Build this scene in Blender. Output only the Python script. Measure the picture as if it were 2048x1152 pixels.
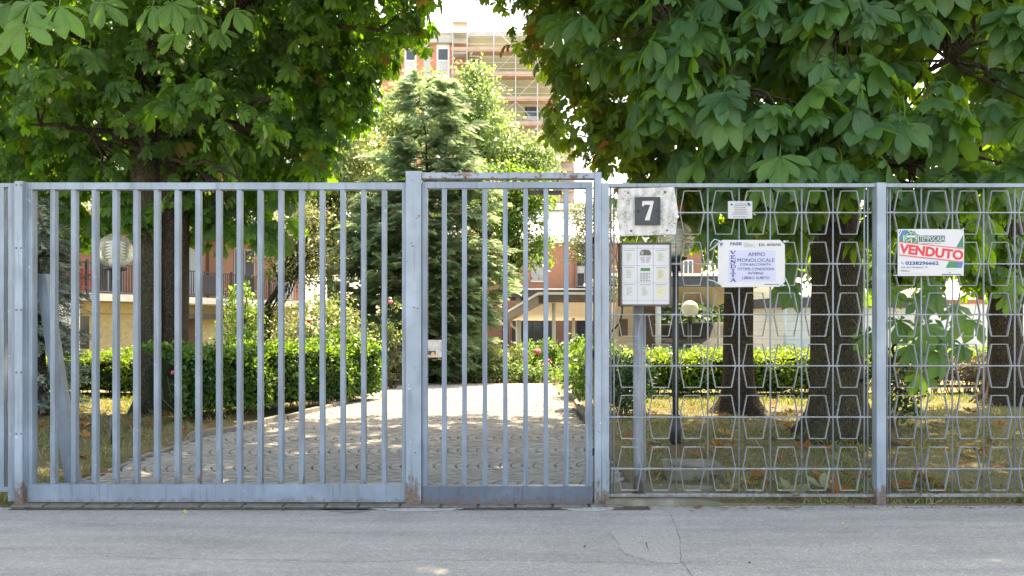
import bpy, math, random
import numpy as np
from mathutils import Vector, Matrix

for o in list(bpy.data.objects):
    bpy.data.objects.remove(o)
scene = bpy.context.scene
COL = scene.collection
rng = np.random.default_rng(7)
random.seed(7)
R = math.radians

# ---------------------------------------------------------------- camera
EYE = 1.217          # camera height above the pavement
FPX = 1500.0         # focal length in pixels of the 2048 px wide photograph
cam_d = bpy.data.cameras.new('camera')
cam_d.sensor_width = 36.0
cam_d.lens = 36.0 * FPX / 2048.0
cam_d.shift_y = 69.0 / 2048.0
cam_d.clip_start = 0.05
cam_d.clip_end = 2000
cam = bpy.data.objects.new('camera', cam_d)
COL.objects.link(cam)
cam.location = (0, 0, EYE)
cam.rotation_euler = (R(90), 0, 0)
scene.camera = cam

# ---------------------------------------------------------------- sky, sun, exposure
SUN_EL, SUN_AZ = 60.0, 24.0      # elevation; azimuth from +Y towards +X
world = bpy.data.worlds.new('World')
scene.world = world
world.use_nodes = True
wn = world.node_tree.nodes
wl = world.node_tree.links
bg = wn['Background']
sky = wn.new('ShaderNodeTexSky')
sky.sky_type = 'NISHITA'
sky.sun_disc = False
sky.sun_elevation = R(SUN_EL)
sky.sun_rotation = R(SUN_AZ)
sky.air_density = 1.0
sky.dust_density = 2.2
sky.ozone_density = 1.0
bg.inputs['Strength'].default_value = 0.15
wl.new(sky.outputs['Color'], bg.inputs['Color'])

sun_d = bpy.data.lights.new('sun', 'SUN')
sun_d.energy = 3.0
sun_d.angle = R(0.53)
sun_d.color = (1.0, 0.94, 0.85)
sun = bpy.data.objects.new('sun', sun_d)
COL.objects.link(sun)
el, az = R(SUN_EL), R(SUN_AZ)
to_sun = Vector((math.sin(az) * math.cos(el), math.cos(az) * math.cos(el), math.sin(el)))
sun.rotation_euler = to_sun.to_track_quat('Z', 'Y').to_euler()
sun.location = to_sun * 60

scene.view_settings.view_transform = 'Standard'
scene.view_settings.look = 'None'
scene.view_settings.gamma = 1.0
scene.view_settings.exposure = 2.72
scene.view_settings.use_white_balance = True
scene.view_settings.white_balance_temperature = 9300
scene.view_settings.white_balance_tint = 10
scene.cycles.use_denoising = True
scene.cycles.max_bounces = 10
scene.cycles.diffuse_bounces = 4
scene.cycles.transmission_bounces = 5
scene.cycles.transparent_max_bounces = 8
scene.cycles.sample_clamp_indirect = 8.0
scene.cycles.caustics_reflective = False
scene.cycles.caustics_refractive = False


def at(x, y, Y):
    """photograph pixel + distance -> point in the place"""
    return Vector(((x - 1024) / FPX * Y, Y, EYE - (y - 645) / FPX * Y))


def ground_z(Y):
    if Y <= 12:
        return 0.0
    if Y >= 24:
        return -0.36
    return -0.36 * (Y - 12) / 12

# ---------------------------------------------------------------- materials
MATS = {}


def newmat(name):
    m = bpy.data.materials.new(name)
    m.use_nodes = True
    nt = m.node_tree
    b = nt.nodes['Principled BSDF']
    MATS[name] = m
    return m, nt, b


def N(nt, typ, **kw):
    n = nt.nodes.new(typ)
    for k, v in kw.items():
        if k in n.inputs:
            n.inputs[k].default_value = v
        else:
            setattr(n, k, v)
    return n


def ramp(nt, fac, stops):
    r = nt.nodes.new('ShaderNodeValToRGB')
    e = r.color_ramp.elements
    while len(e) < len(stops):
        e.new(0.5)
    for i, (p, c) in enumerate(stops):
        e[i].position = p
        if isinstance(c, (int, float)):
            c = (c, c, c)
        e[i].color = (*c, 1)
    nt.links.new(fac, r.inputs['Fac'])
    return r.outputs['Color']


def mixc(nt, fac, a, b, mode='MIX'):
    m = nt.nodes.new('ShaderNodeMix')
    m.data_type = 'RGBA'
    m.blend_type = mode
    for s, v in (('Factor', fac), ('A', a), ('B', b)):
        sock = [i for i in m.inputs if i.name == s and (i.type == 'RGBA' if s != 'Factor' else i.type == 'VALUE')][0]
        if isinstance(v, (int, float)):
            sock.default_value = v
        elif isinstance(v, tuple):
            sock.default_value = (*v, 1)
        else:
            nt.links.new(v, sock)
    return [o for o in m.outputs if o.type == 'RGBA'][0]


def math_n(nt, op, a, b=None):
    m = nt.nodes.new('ShaderNodeMath')
    m.operation = op
    for i, v in enumerate((a, b)):
        if v is None:
            continue
        if isinstance(v, (int, float)):
            m.inputs[i].default_value = v
        else:
            nt.links.new(v, m.inputs[i])
    return m.outputs[0]


def noise(nt, vec, scale, detail=4, rough=0.55):
    n = N(nt, 'ShaderNodeTexNoise', Scale=scale, Detail=detail, Roughness=rough)
    if vec is not None:
        nt.links.new(vec, n.inputs['Vector'])
    return n.outputs['Fac']


def pos(nt):
    return nt.nodes.new('ShaderNodeNewGeometry').outputs['Position']


def scaled(nt, vec, s):
    m = nt.nodes.new('ShaderNodeMapping')
    m.inputs['Scale'].default_value = s
    nt.links.new(vec, m.inputs['Vector'])
    return m.outputs['Vector']


def bump(nt, b, h, strength=0.3, dist=0.01):
    n = N(nt, 'ShaderNodeBump', Strength=strength, Distance=dist)
    nt.links.new(h, n.inputs['Height'])
    nt.links.new(n.outputs['Normal'], b.inputs['Normal'])


def simple(name, col, rough=0.6, var=0.15, scale=6.0, metal=0.0, bmp=0.0, spec=0.5, bscale=40):
    m, nt, b = newmat(name)
    p = pos(nt)
    f = noise(nt, p, scale, 5)
    c0 = tuple(c * (1 - var) for c in col)
    c1 = tuple(min(1, c * (1 + var)) for c in col)
    nt.links.new(ramp(nt, f, [(0.3, c0), (0.7, c1)]), b.inputs['Base Color'])
    b.inputs['Roughness'].default_value = rough
    b.inputs['Metallic'].default_value = metal
    b.inputs['Specular IOR Level'].default_value = spec
    if bmp:
        bump(nt, b, noise(nt, p, bscale, 4), bmp, 0.004)
    return m


def paint(name, col, rust=0.5, base_rust=0.0, zmax=0.3, rust_lo=0.60):
    """old blue grey gate paint: chalky patches, dark smears, rust pits, rust creeping up from the foot"""
    m, nt, b = newmat(name)
    p = pos(nt)
    big = noise(nt, p, 3.2, 4)
    streak = noise(nt, scaled(nt, p, (18, 18, 2.2)), 1.0, 5, 0.6)
    fine = noise(nt, p, 55, 4)
    dark = tuple(c * 0.66 for c in col)
    lite = tuple(min(1, c * 1.28 + 0.012) for c in col)
    c = ramp(nt, big, [(0.3, tuple(v * 0.88 for v in col)), (0.5, col), (0.72, lite)])
    sm = ramp(nt, streak, [(0.30, 1.0), (0.46, 0.0)])
    c = mixc(nt, math_n(nt, 'MULTIPLY', sm, 0.85), c, dark)
    chalk = ramp(nt, noise(nt, scaled(nt, p, (9, 9, 3)), 1.0, 6, 0.65), [(0.62, 0.0), (0.72, 1.0)])
    c = mixc(nt, math_n(nt, 'MULTIPLY', chalk, 0.4), c, tuple(min(1, v * 1.7 + .03) for v in col))
    drip = ramp(nt, noise(nt, scaled(nt, p, (34, 34, 1.1)), 1.0, 4, 0.6), [(0.56, 0.0), (0.68, 1.0)])
    c = mixc(nt, math_n(nt, 'MULTIPLY', drip, 0.55), c, tuple(v * 0.5 for v in col))
    chip = ramp(nt, noise(nt, p, 15, 6, 0.75), [(0.645, 0.0), (0.665, 1.0)])
    c = mixc(nt, math_n(nt, 'MULTIPLY', chip, 0.6), c, tuple(min(1, v * 1.9 + .05) for v in col))
    # rust pits
    rn = noise(nt, p, 24, 6, 0.7)
    rm = ramp(nt, rn, [(rust_lo + 0.09, 0.0), (rust_lo + 0.13, 1.0)])
    f = math_n(nt, 'MULTIPLY', rm, rust)
    if base_rust:
        sx = nt.nodes.new('ShaderNodeSeparateXYZ')
        nt.links.new(p, sx.inputs[0])
        up = N(nt, 'ShaderNodeMapRange')
        nt.links.new(sx.outputs['Z'], up.inputs['Value'])
        up.inputs['From Min'].default_value = 0.0
        up.inputs['From Max'].default_value = zmax
        up.inputs['To Min'].default_value = 0.36
        up.inputs['To Max'].default_value = 0.0
        s = math_n(nt, 'ADD', noise(nt, scaled(nt, p, (14, 14, 5)), 1.0, 6, 0.7), up.outputs[0])
        fm = ramp(nt, s, [(0.66, 0.0), (0.74, 1.0)])
        f = math_n(nt, 'MAXIMUM', f, math_n(nt, 'MULTIPLY', fm, base_rust))
    rc = ramp(nt, fine, [(0.3, (0.07, 0.04, 0.028)), (0.7, (0.19, 0.11, 0.075))])
    c = mixc(nt, f, c, rc)
    nt.links.new(c, b.inputs['Base Color'])
    ro = ramp(nt, f, [(0.0, 0.42), (1.0, 0.9)])
    nt.links.new(ro, b.inputs['Roughness'])
    bump(nt, b, math_n(nt, 'ADD', fine, math_n(nt, 'MULTIPLY', f, -1.5)), 0.12, 0.003)
    return m


PAINT = (0.176, 0.226, 0.288)
paint('gate_paint', PAINT, 0.4, 0.45, 0.07, 0.60)
paint('bar_paint', (0.152, 0.198, 0.258), 0.3, 0.8, 0.27, 0.62)
paint('door_panel', (0.085, 0.108, 0.15), 0.3, 0.5, 0.10, 0.6)
paint('post_paint', (0.204, 0.257, 0.32), 0.7, 0.85, 0.30, 0.58)
paint('door_paint', (0.142, 0.186, 0.25), 0.3, 0.55, 0.16)
paint('rail_paint', (0.185, 0.205, 0.232), 0.6, 0.5, 0.15, 0.55)
paint('rusty_paint', (0.185, 0.23, 0.30), 1.0, 0.0, 0.3, 0.45)
paint('pole_paint', (0.26, 0.30, 0.36), 0.5, 0.7, 0.3, 0.56)
simple('rust', (0.16, 0.07, 0.04), 0.9, 0.4, 40)
simple('dark_steel', (0.028, 0.03, 0.036), 0.55, 0.25, 12)
simple('lock_steel', (0.36, 0.33, 0.32), 0.5, 0.35, 30, 0.3)
simple('brass', (0.55, 0.30, 0.12), 0.35, 0.2, 40, 0.8)
simple('bolt_grey', (0.17, 0.17, 0.18), 0.5, 0.3, 60, 0.5)
simple('white_plastic', (0.44, 0.44, 0.44), 0.4, 0.03, 4)
simple('panel_face', (0.40, 0.41, 0.45), 0.35, 0.04, 5)
simple('panel_line', (0.19, 0.20, 0.23), 0.5, 0.05)
simple('card_white', (0.40, 0.43, 0.41), 0.6, 0.03)
simple('card_cream', (0.45, 0.42, 0.32), 0.6, 0.03)
simple('ink_grey', (0.13, 0.135, 0.145), 0.7, 0.2, 90)
simple('ink_black', (0.05, 0.055, 0.07), 0.7, 0.1)
simple('case_brown', (0.055, 0.045, 0.041), 0.55, 0.35, 18)
simple('lcd_green', (0.02, 0.12, 0.03), 0.3, 0.1)
simple('key_grey', (0.2, 0.2, 0.215), 0.35, 0.1, 30, 0.5)
simple('dark_glass', (0.02, 0.022, 0.025), 0.12, 0.2)
simple('slate_tile', (0.011, 0.017, 0.027), 0.4, 0.2, 10)
simple('sign_white', (0.43, 0.44, 0.47), 0.45, 0.03, 6)
simple('sign_lilac', (0.36, 0.38, 0.52), 0.5, 0.02, 6)
simple('ink_blue', (0.008, 0.03, 0.15), 0.6, 0.05)
simple('ink_mid_blue', (0.012, 0.055, 0.21), 0.6, 0.05)
simple('ink_red', (0.52, 0.018, 0.03), 0.5, 0.05)
simple('ink_green', (0.01, 0.15, 0.075), 0.5, 0.1)
simple('ink_teal', (0.006, 0.08, 0.085), 0.5, 0.1)
simple('ink_azure', (0.02, 0.12, 0.34), 0.5, 0.1)
simple('plate_grey', (0.34, 0.355, 0.385), 0.35, 0.05, 8)
simple('tie_white', (0.45, 0.46, 0.48), 0.5, 0.05)
simple('wire_blue', (0.05, 0.12, 0.45), 0.5, 0.05)
simple('stone_kerb', (0.19, 0.168, 0.148), 0.85, 0.28, 9, bmp=0.5)
simple('threshold_stone', (0.12, 0.105, 0.092), 0.9, 0.35, 14, bmp=0.5)
simple('twig', (0.10, 0.075, 0.055), 0.9, 0.3, 30)
simple('petiole', (0.11, 0.15, 0.05), 0.6, 0.2, 30)
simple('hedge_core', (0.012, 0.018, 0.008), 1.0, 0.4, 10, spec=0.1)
simple('soil', (0.088, 0.076, 0.064), 1.0, 0.35, 14, bmp=0.6, spec=0.1)
simple('lamp_white', (0.80, 0.82, 0.82), 0.4, 0.03)
simple('plaster_yellow', (0.44, 0.37, 0.22), 0.9, 0.16, 9, bmp=0.7, bscale=16)
simple('plaster_white', (0.66, 0.67, 0.67), 0.8, 0.08, 3)
simple('slab_white', (0.58, 0.58, 0.54), 0.8, 0.12, 4)
simple('concrete_light', (0.50, 0.49, 0.46), 0.85, 0.12, 1.2)
simple('stone_beige', (0.47, 0.38, 0.26), 0.8, 0.10, 3)
simple('soffit_beige', (0.66, 0.56, 0.42), 0.8, 0.05, 3)
simple('soffit_olive', (0.42, 0.40, 0.30), 0.8, 0.05, 3)
simple('fascia_dark', (0.035, 0.04, 0.055), 0.5, 0.2, 5)
simple('fascia_brown', (0.13, 0.095, 0.08), 0.6, 0.2, 5)
simple('edge_white', (0.72, 0.70, 0.68), 0.6, 0.1, 3)
simple('column_beige', (0.50, 0.47, 0.41), 0.5, 0.08, 3)
simple('column_grey', (0.46, 0.48, 0.47), 0.5, 0.08, 3)
simple('wood_dark', (0.085, 0.05, 0.03), 0.55, 0.3, 9)
simple('shutter_grey', (0.30, 0.32, 0.33), 0.6, 0.08, 3)
simple('shutter_green', (0.12, 0.30, 0.22), 0.6, 0.1, 3)
simple('roof_white', (0.80, 0.80, 0.80), 0.6, 0.05, 3)
simple('insulation', (0.40, 0.355, 0.20), 0.9, 0.07, 0.5)
simple('deck_board', (0.50, 0.36, 0.28), 0.85, 0.15, 2)
simple('scaffold_tube', (0.50, 0.50, 0.52), 0.45, 0.15, 3, 0.3)
simple('window_frame', (0.75, 0.75, 0.75), 0.5, 0.03)
simple('window_pane', (0.06, 0.07, 0.08), 0.12, 0.3, 1.0)
simple('blind_light', (0.50, 0.51, 0.52), 0.6, 0.05)
simple('cloth_red', (0.55, 0.05, 0.06), 0.8, 0.1)
simple('cloth_dark', (0.03, 0.03, 0.04), 0.9, 0.2)
simple('flower_pink', (0.70, 0.10, 0.22), 0.6, 0.2, 20)
simple('flower_red', (0.55, 0.015, 0.05), 0.6, 0.2, 20)
simple('flower_peach', (0.72, 0.33, 0.16), 0.6, 0.2, 20)
simple('car_grey', (0.16, 0.175, 0.2), 0.3, 0.05, 3, 0.5)
simple('tyre', (0.02, 0.02, 0.02), 0.9, 0.2, 10)
simple('banner_red', (0.75, 0.06, 0.04), 0.6, 0.05)
simple('terracotta', (0.42, 0.15, 0.08), 0.8, 0.15, 6)


def brick_mat(name, c1, c2, mortar, scale, bw=0.25, rh=0.066, ms=0.012):
    m, nt, b = newmat(name)
    tc = nt.nodes.new('ShaderNodeUVMap')
    br = nt.nodes.new('ShaderNodeTexBrick')
    br.inputs['Scale'].default_value = 1.0
    br.inputs['Brick Width'].default_value = bw
    br.inputs['Row Height'].default_value = rh
    br.inputs['Mortar Size'].default_value = ms
    br.inputs['Color1'].default_value = (*c1, 1)
    br.inputs['Color2'].default_value = (*c2, 1)
    br.inputs['Mortar'].default_value = (*mortar, 1)
    nt.links.new(tc.outputs[0], br.inputs['Vector'])
    f = noise(nt, pos(nt), scale, 4)
    c = mixc(nt, 0.35, br.outputs['Color'], ramp(nt, f, [(0.3, tuple(v * .7 for v in c1)), (0.7, c2)]))
    nt.links.new(c, b.inputs['Base Color'])
    b.inputs['Roughness'].default_value = 0.9
    bump(nt, b, math_n(nt, 'MULTIPLY', br.outputs['Fac'], -1.0), 0.5, 0.01)
    return m


brick_mat('brick_red', (0.31, 0.125, 0.075), (0.37, 0.165, 0.105), (0.34, 0.22, 0.16), 0.8)
brick_mat('brick_brown', (0.20, 0.085, 0.05), (0.25, 0.11, 0.065), (0.2, 0.13, 0.1), 0.8)
brick_mat('hollow_brick', (0.55, 0.19, 0.10), (0.62, 0.25, 0.14), (0.52, 0.44, 0.40), 0.6, 0.5, 0.25, 0.02)
brick_mat('block_white', (0.62, 0.62, 0.60), (0.70, 0.70, 0.68), (0.42, 0.42, 0.41), 0.7, 0.5, 0.25, 0.01)
brick_mat('stone_clad', (0.46, 0.37, 0.25), (0.52, 0.43, 0.30), (0.33, 0.27, 0.18), 0.7, 0.9, 0.5, 0.012)


def asphalt():
    m, nt, b = newmat('asphalt')
    p = pos(nt)
    big = noise(nt, p, 0.75, 5, 0.6)
    mid = noise(nt, p, 5.0, 5)
    grit = N(nt, 'ShaderNodeTexVoronoi', Scale=150.0)
    nt.links.new(p, grit.inputs['Vector'])
    fine = noise(nt, p, 85, 4, 0.75)
    c = ramp(nt, big, [(0.30, (0.229, 0.223, 0.221)), (0.5, (0.279, 0.269, 0.263)), (0.7, (0.327, 0.308, 0.284))])
    c = mixc(nt, 0.5, c, ramp(nt, mid, [(0.34, (0.222, 0.215, 0.214)), (0.7, (0.348, 0.330, 0.309))]))
    c = mixc(nt, 0.55, c, ramp(nt, fine, [(0.28, (0.089, 0.085, 0.087)), (0.72, (0.531, 0.510, 0.480))]))
    sp = N(nt, 'ShaderNodeTexVoronoi', Scale=34.0)
    nt.links.new(p, sp.inputs['Vector'])
    spk = ramp(nt, sp.outputs['Distance'], [(0.08, 1.0), (0.15, 0.0)])
    gate = ramp(nt, noise(nt, p, 2.0, 3), [(0.48, 0.0), (0.62, 1.0)])
    c = mixc(nt, math_n(nt, 'MULTIPLY', math_n(nt, 'MULTIPLY', spk, gate), 0.75), c, (0.738, 0.651, 0.533))
    # brushed traffic marks along the pavement
    st = noise(nt, scaled(nt, p, (0.9, 7, 1)), 1.0, 5, 0.6)
    c = mixc(nt, 0.34, c, ramp(nt, st, [(0.35, (0.177, 0.172, 0.171)), (0.65, (0.399, 0.379, 0.350))]))
    nt.links.new(c, b.inputs['Base Color'])
    b.inputs['Roughness'].default_value = 0.88
    b.inputs['Specular IOR Level'].default_value = 0.3
    h = math_n(nt, 'ADD', math_n(nt, 'MULTIPLY', grit.outputs['Distance'], 0.8), fine)
    agg = N(nt, 'ShaderNodeTexVoronoi', Scale=70.0)
    nt.links.new(p, agg.inputs['Vector'])
    sep = nt.nodes.new('ShaderNodeSeparateColor')
    nt.links.new(agg.outputs['Color'], sep.inputs[0])
    c2 = mixc(nt, 0.20, c, ramp(nt, sep.outputs[0], [(0.0, (0.114, 0.113, 0.111)), (0.6, (0.228, 0.223, 0.216)), (1.0, (0.479, 0.461, 0.433))]))
    sm = ramp(nt, noise(nt, scaled(nt, p, (1.0, 2.2, 1)), 0.9, 6, 0.65), [(0.52, 0.0), (0.64, 1.0)])
    c2 = mixc(nt, math_n(nt, 'MULTIPLY', sm, 0.16), c2, (0.114, 0.113, 0.113))
    nt.links.new(c2, b.inputs['Base Color'])
    bump(nt, b, h, 0.6, 0.006)


asphalt()
simple('asphalt_patch', (0.29, 0.278, 0.262), 0.9, 0.22, 60, bmp=0.6, bscale=140, spec=0.3)
simple('cement_smear', (0.36, 0.355, 0.34), 0.9, 0.16, 14, bmp=0.4, bscale=60, spec=0.3)
simple('damp_asphalt', (0.17,0.17,0.172), 0.8, 0.2, 20, bmp=0.5, bscale=120, spec=0.3)
simple('crack_dark', (0.10, 0.095, 0.09), 1.0, 0.3, 20, spec=0.1)


def sett_mat():
    m, nt, b = newmat('sett_stone')
    p = pos(nt)
    rnd = nt.nodes.new('ShaderNodeObjectInfo').outputs['Random']
    isl = nt.nodes.new('ShaderNodeNewGeometry').outputs['Random Per Island']
    v = math_n(nt, 'FRACT', math_n(nt, 'ADD', rnd, isl))
    c = ramp(nt, v, [(0.0, (0.21, 0.195, 0.182)), (0.5, (0.27, 0.252, 0.236)), (1.0, (0.33, 0.31, 0.29))])
    c = mixc(nt, 0.35, c, ramp(nt, noise(nt, p, 30, 5), [(0.3, (0.15, 0.14, 0.13)), (0.7, (0.38, 0.355, 0.33))]))
    c = mixc(nt, 0.35, c, ramp(nt, noise(nt, p, 1.1, 4), [(0.3, (0.2, 0.188, 0.175)), (0.7, (0.36, 0.34, 0.32))]))
    nt.links.new(c, b.inputs['Base Color'])
    b.inputs['Roughness'].default_value = 0.85
    b.inputs['Specular IOR Level'].default_value = 0.3
    bump(nt, b, noise(nt, p, 70, 4), 0.5, 0.004)


sett_mat()


def lawn_mat():
    m, nt, b = newmat('lawn_soil')
    p = pos(nt)
    c = ramp(nt, noise(nt, p, 1.3, 5, 0.6), [(0.32, (0.130, 0.098, 0.072)), (0.46, (0.169, 0.137, 0.085)), (0.6, (0.111, 0.130, 0.052)), (0.75, (0.156, 0.124, 0.085))])
    c = mixc(nt, 0.5, c, ramp(nt, noise(nt, p, 45, 5, 0.7), [(0.3, (0.065, 0.049, 0.029)), (0.7, (0.260, 0.215, 0.137))]))
    nt.links.new(c, b.inputs['Base Color'])
    b.inputs['Roughness'].default_value = 1.0
    b.inputs['Specular IOR Level'].default_value = 0.1
    bump(nt, b, noise(nt, p, 38, 5, 0.7), 0.9, 0.02)


lawn_mat()


def footing_mat():
    m, nt, b = newmat('mossy_concrete')
    p = pos(nt)
    c = ramp(nt, noise(nt, p, 8, 5), [(0.3, (0.15, 0.135, 0.115)), (0.7, (0.26, 0.235, 0.205))])
    moss = ramp(nt, noise(nt, p, 2.6, 5, 0.6), [(0.36, 0.0), (0.52, 1.0)])
    c = mixc(nt, math_n(nt, 'MULTIPLY', moss, 0.75), c, (0.095, 0.09, 0.05))
    nt.links.new(c, b.inputs['Base Color'])
    b.inputs['Roughness'].default_value = 0.95
    bump(nt, b, noise(nt, p, 60, 5), 0.6, 0.006)


footing_mat()


def leaf_mat(name, stops, trans, tfac=0.45, rough=0.45, veins=True, odd=None, spec=0.5):
    """foliage: sky gloss on top, sun glowing through from behind; colour differs leaf by leaf"""
    m, nt, b = newmat(name)
    att = nt.nodes.new('ShaderNodeAttribute')
    att.attribute_name = 'rnd'
    rnd = math_n(nt, 'FRACT', math_n(nt, 'ADD', att.outputs['Fac'], nt.nodes.new('ShaderNodeObjectInfo').outputs['Random']))
    c = ramp(nt, rnd, stops)
    tcol = mixc(nt, 1.0, trans, ramp(nt, rnd, [(0.0, 0.75), (1.0, 1.15)]), 'MULTIPLY')
    if odd:
        om = ramp(nt, rnd, [(odd[0], 0.0), (odd[0] + 0.005, 1.0)])
        c = mixc(nt, om, c, odd[1])
        tcol = mixc(nt, om, tcol, odd[2])
    if veins:
        uv = nt.nodes.new('ShaderNodeUVMap')
        sx = nt.nodes.new('ShaderNodeSeparateXYZ')
        nt.links.new(uv.outputs[0], sx.inputs[0])
        au = math_n(nt, 'ABSOLUTE', sx.outputs['X'])
        mid = ramp(nt, au, [(0.03, 1.0), (0.09, 0.0)])
        ph = math_n(nt, 'MULTIPLY', math_n(nt, 'SUBTRACT', sx.outputs['Y'], math_n(nt, 'MULTIPLY', au, 0.16)), 95.0)
        sv = ramp(nt, math_n(nt, 'SINE', ph), [(0.72, 0.0), (1.0, 1.0)])
        vm = math_n(nt, 'MAXIMUM', mid, math_n(nt, 'MULTIPLY', sv, 0.30))
        c = mixc(nt, math_n(nt, 'MULTIPLY', vm, 0.55), c, (0.14, 0.22, 0.09))
        ed = math_n(nt, 'ADD', noise(nt, pos(nt), 26, 4, 0.7), math_n(nt, 'MULTIPLY', au, 0.09))
        br = ramp(nt, ed, [(0.66, 0.0), (0.71, 1.0)])
        c = mixc(nt, math_n(nt, 'MULTIPLY', br, 0.8), c, (0.17, 0.11, 0.045))
        lt = ramp(nt, noise(nt, pos(nt), 3.5, 3), [(0.3, 0.78), (0.7, 1.25)])
        c = mixc(nt, 1.0, c, lt, 'MULTIPLY')
        bump(nt, b, math_n(nt, 'MULTIPLY', math_n(nt, 'SINE', ph), -0.5), 0.35, 0.01)
    nt.links.new(c, b.inputs['Base Color'])
    b.inputs['Roughness'].default_value = rough
    b.inputs['Specular IOR Level'].default_value = spec
    t = nt.nodes.new('ShaderNodeBsdfTranslucent')
    nt.links.new(tcol, t.inputs['Color'])
    mx = nt.nodes.new('ShaderNodeMixShader')
    mx.inputs[0].default_value = tfac
    nt.links.new(b.outputs[0], mx.inputs[1])
    nt.links.new(t.outputs[0], mx.inputs[2])
    nt.links.new(mx.outputs[0], nt.nodes['Material Output'].inputs['Surface'])
    return m


leaf_mat('chestnut_leaf', [(0.0, (0.024, 0.088, 0.036)), (0.5, (0.034, 0.114, 0.042)), (1.0, (0.055, 0.14, 0.038))],
         (0.26, 0.50, 0.02), 0.42, 0.42)
leaf_mat('chestnut_leaf_deep', [(0.0, (0.018, 0.068, 0.022)), (0.5, (0.028, 0.098, 0.026)), (1.0, (0.05, 0.128, 0.028))],
         (0.23, 0.50, 0.025), 0.46, 0.48, True, (0.985, (0.16, 0.12, 0.03), (0.40, 0.32, 0.03)))
leaf_mat('chestnut_leaf_turning', [(0.0, (0.035, 0.11, 0.035)), (0.5, (0.055, 0.14, 0.04)), (1.0, (0.08, 0.165, 0.035))],
         (0.30, 0.46, 0.02), 0.46, 0.45, True, (0.94, (0.22, 0.095, 0.02), (0.45, 0.20, 0.02)))
leaf_mat('hedge_leaf', [(0.0, (0.045, 0.12, 0.018)), (0.6, (0.085, 0.19, 0.025)), (1.0, (0.16, 0.25, 0.035))],
         (0.32, 0.46, 0.04), 0.42, 0.45, False)
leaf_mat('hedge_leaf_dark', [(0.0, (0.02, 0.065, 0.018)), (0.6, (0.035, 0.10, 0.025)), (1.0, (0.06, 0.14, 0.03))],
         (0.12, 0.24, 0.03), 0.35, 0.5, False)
leaf_mat('dry_hedge_leaf', [(0.0, (0.05, 0.035, 0.025)), (0.6, (0.09, 0.06, 0.045)), (1.0, (0.07, 0.09, 0.03))],
         (0.14, 0.11, 0.04), 0.3, 0.7, False)
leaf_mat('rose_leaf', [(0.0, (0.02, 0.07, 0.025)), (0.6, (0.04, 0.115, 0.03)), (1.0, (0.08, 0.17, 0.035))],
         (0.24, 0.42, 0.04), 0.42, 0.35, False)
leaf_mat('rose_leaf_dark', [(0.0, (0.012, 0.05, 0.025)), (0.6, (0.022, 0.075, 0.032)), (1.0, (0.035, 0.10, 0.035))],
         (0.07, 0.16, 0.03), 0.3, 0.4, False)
leaf_mat('lime_leaf', [(0.0, (0.07, 0.16, 0.045)), (0.6, (0.12, 0.21, 0.06)), (1.0, (0.24, 0.27, 0.07))],
         (0.28, 0.42, 0.13), 0.45, 0.4, False)
leaf_mat('green_leaf', [(0.0, (0.04, 0.12, 0.025)), (0.6, (0.075, 0.18, 0.035)), (1.0, (0.12, 0.24, 0.04))],
         (0.25, 0.42, 0.04), 0.42, 0.4, False)
leaf_mat('pale_leaf', [(0.0, (0.12, 0.17, 0.08)), (0.6, (0.19, 0.24, 0.10)), (1.0, (0.28, 0.32, 0.14))],
         (0.34, 0.42, 0.10), 0.4, 0.35, False)
leaf_mat('olive_leaf', [(0.0, (0.10, 0.115, 0.055)), (0.6, (0.15, 0.165, 0.075)), (1.0, (0.22, 0.23, 0.10))],
         (0.26, 0.30, 0.08), 0.35, 0.4, False)
leaf_mat('cypress_needle', [(0.0, (0.10, 0.19, 0.105)), (0.5, (0.17, 0.27, 0.155)), (0.8, (0.25, 0.33, 0.19)), (1.0, (0.36, 0.36, 0.23))],
         (0.36, 0.50, 0.26), 0.48, 0.55, False, (0.97, (0.16, 0.085, 0.05), (0.16, 0.09, 0.05)))
leaf_mat('spruce_needle', [(0.0, (0.09, 0.13, 0.12)), (0.5, (0.17, 0.22, 0.20)), (1.0, (0.38, 0.42, 0.34))],
         (0.12, 0.17, 0.12), 0.2, 0.5, False)
leaf_mat('grass_blade', [(0.0, (0.07, 0.14, 0.03)), (0.35, (0.12, 0.17, 0.045)), (0.6, (0.22, 0.21, 0.09)), (1.0, (0.34, 0.29, 0.16))],
         (0.26, 0.28, 0.08), 0.3, 0.6, False)
leaf_mat('bright_grass', [(0.0, (0.06, 0.13, 0.025)), (0.5, (0.10, 0.17, 0.035)), (1.0, (0.19, 0.20, 0.07))],
         (0.35, 0.42, 0.06), 0.35, 0.6, False)
leaf_mat('dry_leaf', [(0.0, (0.17, 0.065, 0.025)), (0.5, (0.33, 0.12, 0.04)), (1.0, (0.44, 0.19, 0.07))],
         (0.35, 0.15, 0.04), 0.2, 0.7, True, spec=0.2)
leaf_mat('pale_dry_leaf', [(0.0, (0.24, 0.23, 0.12)), (0.5, (0.30, 0.29, 0.17)), (1.0, (0.22, 0.26, 0.12))],
         (0.25, 0.25, 0.12), 0.2, 0.7, True, spec=0.2)
leaf_mat('yellow_leaf', [(0.0, (0.45, 0.36, 0.04)), (1.0, (0.5, 0.42, 0.1))], (0.4, 0.35, 0.05), 0.2, 0.6, False)


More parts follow.
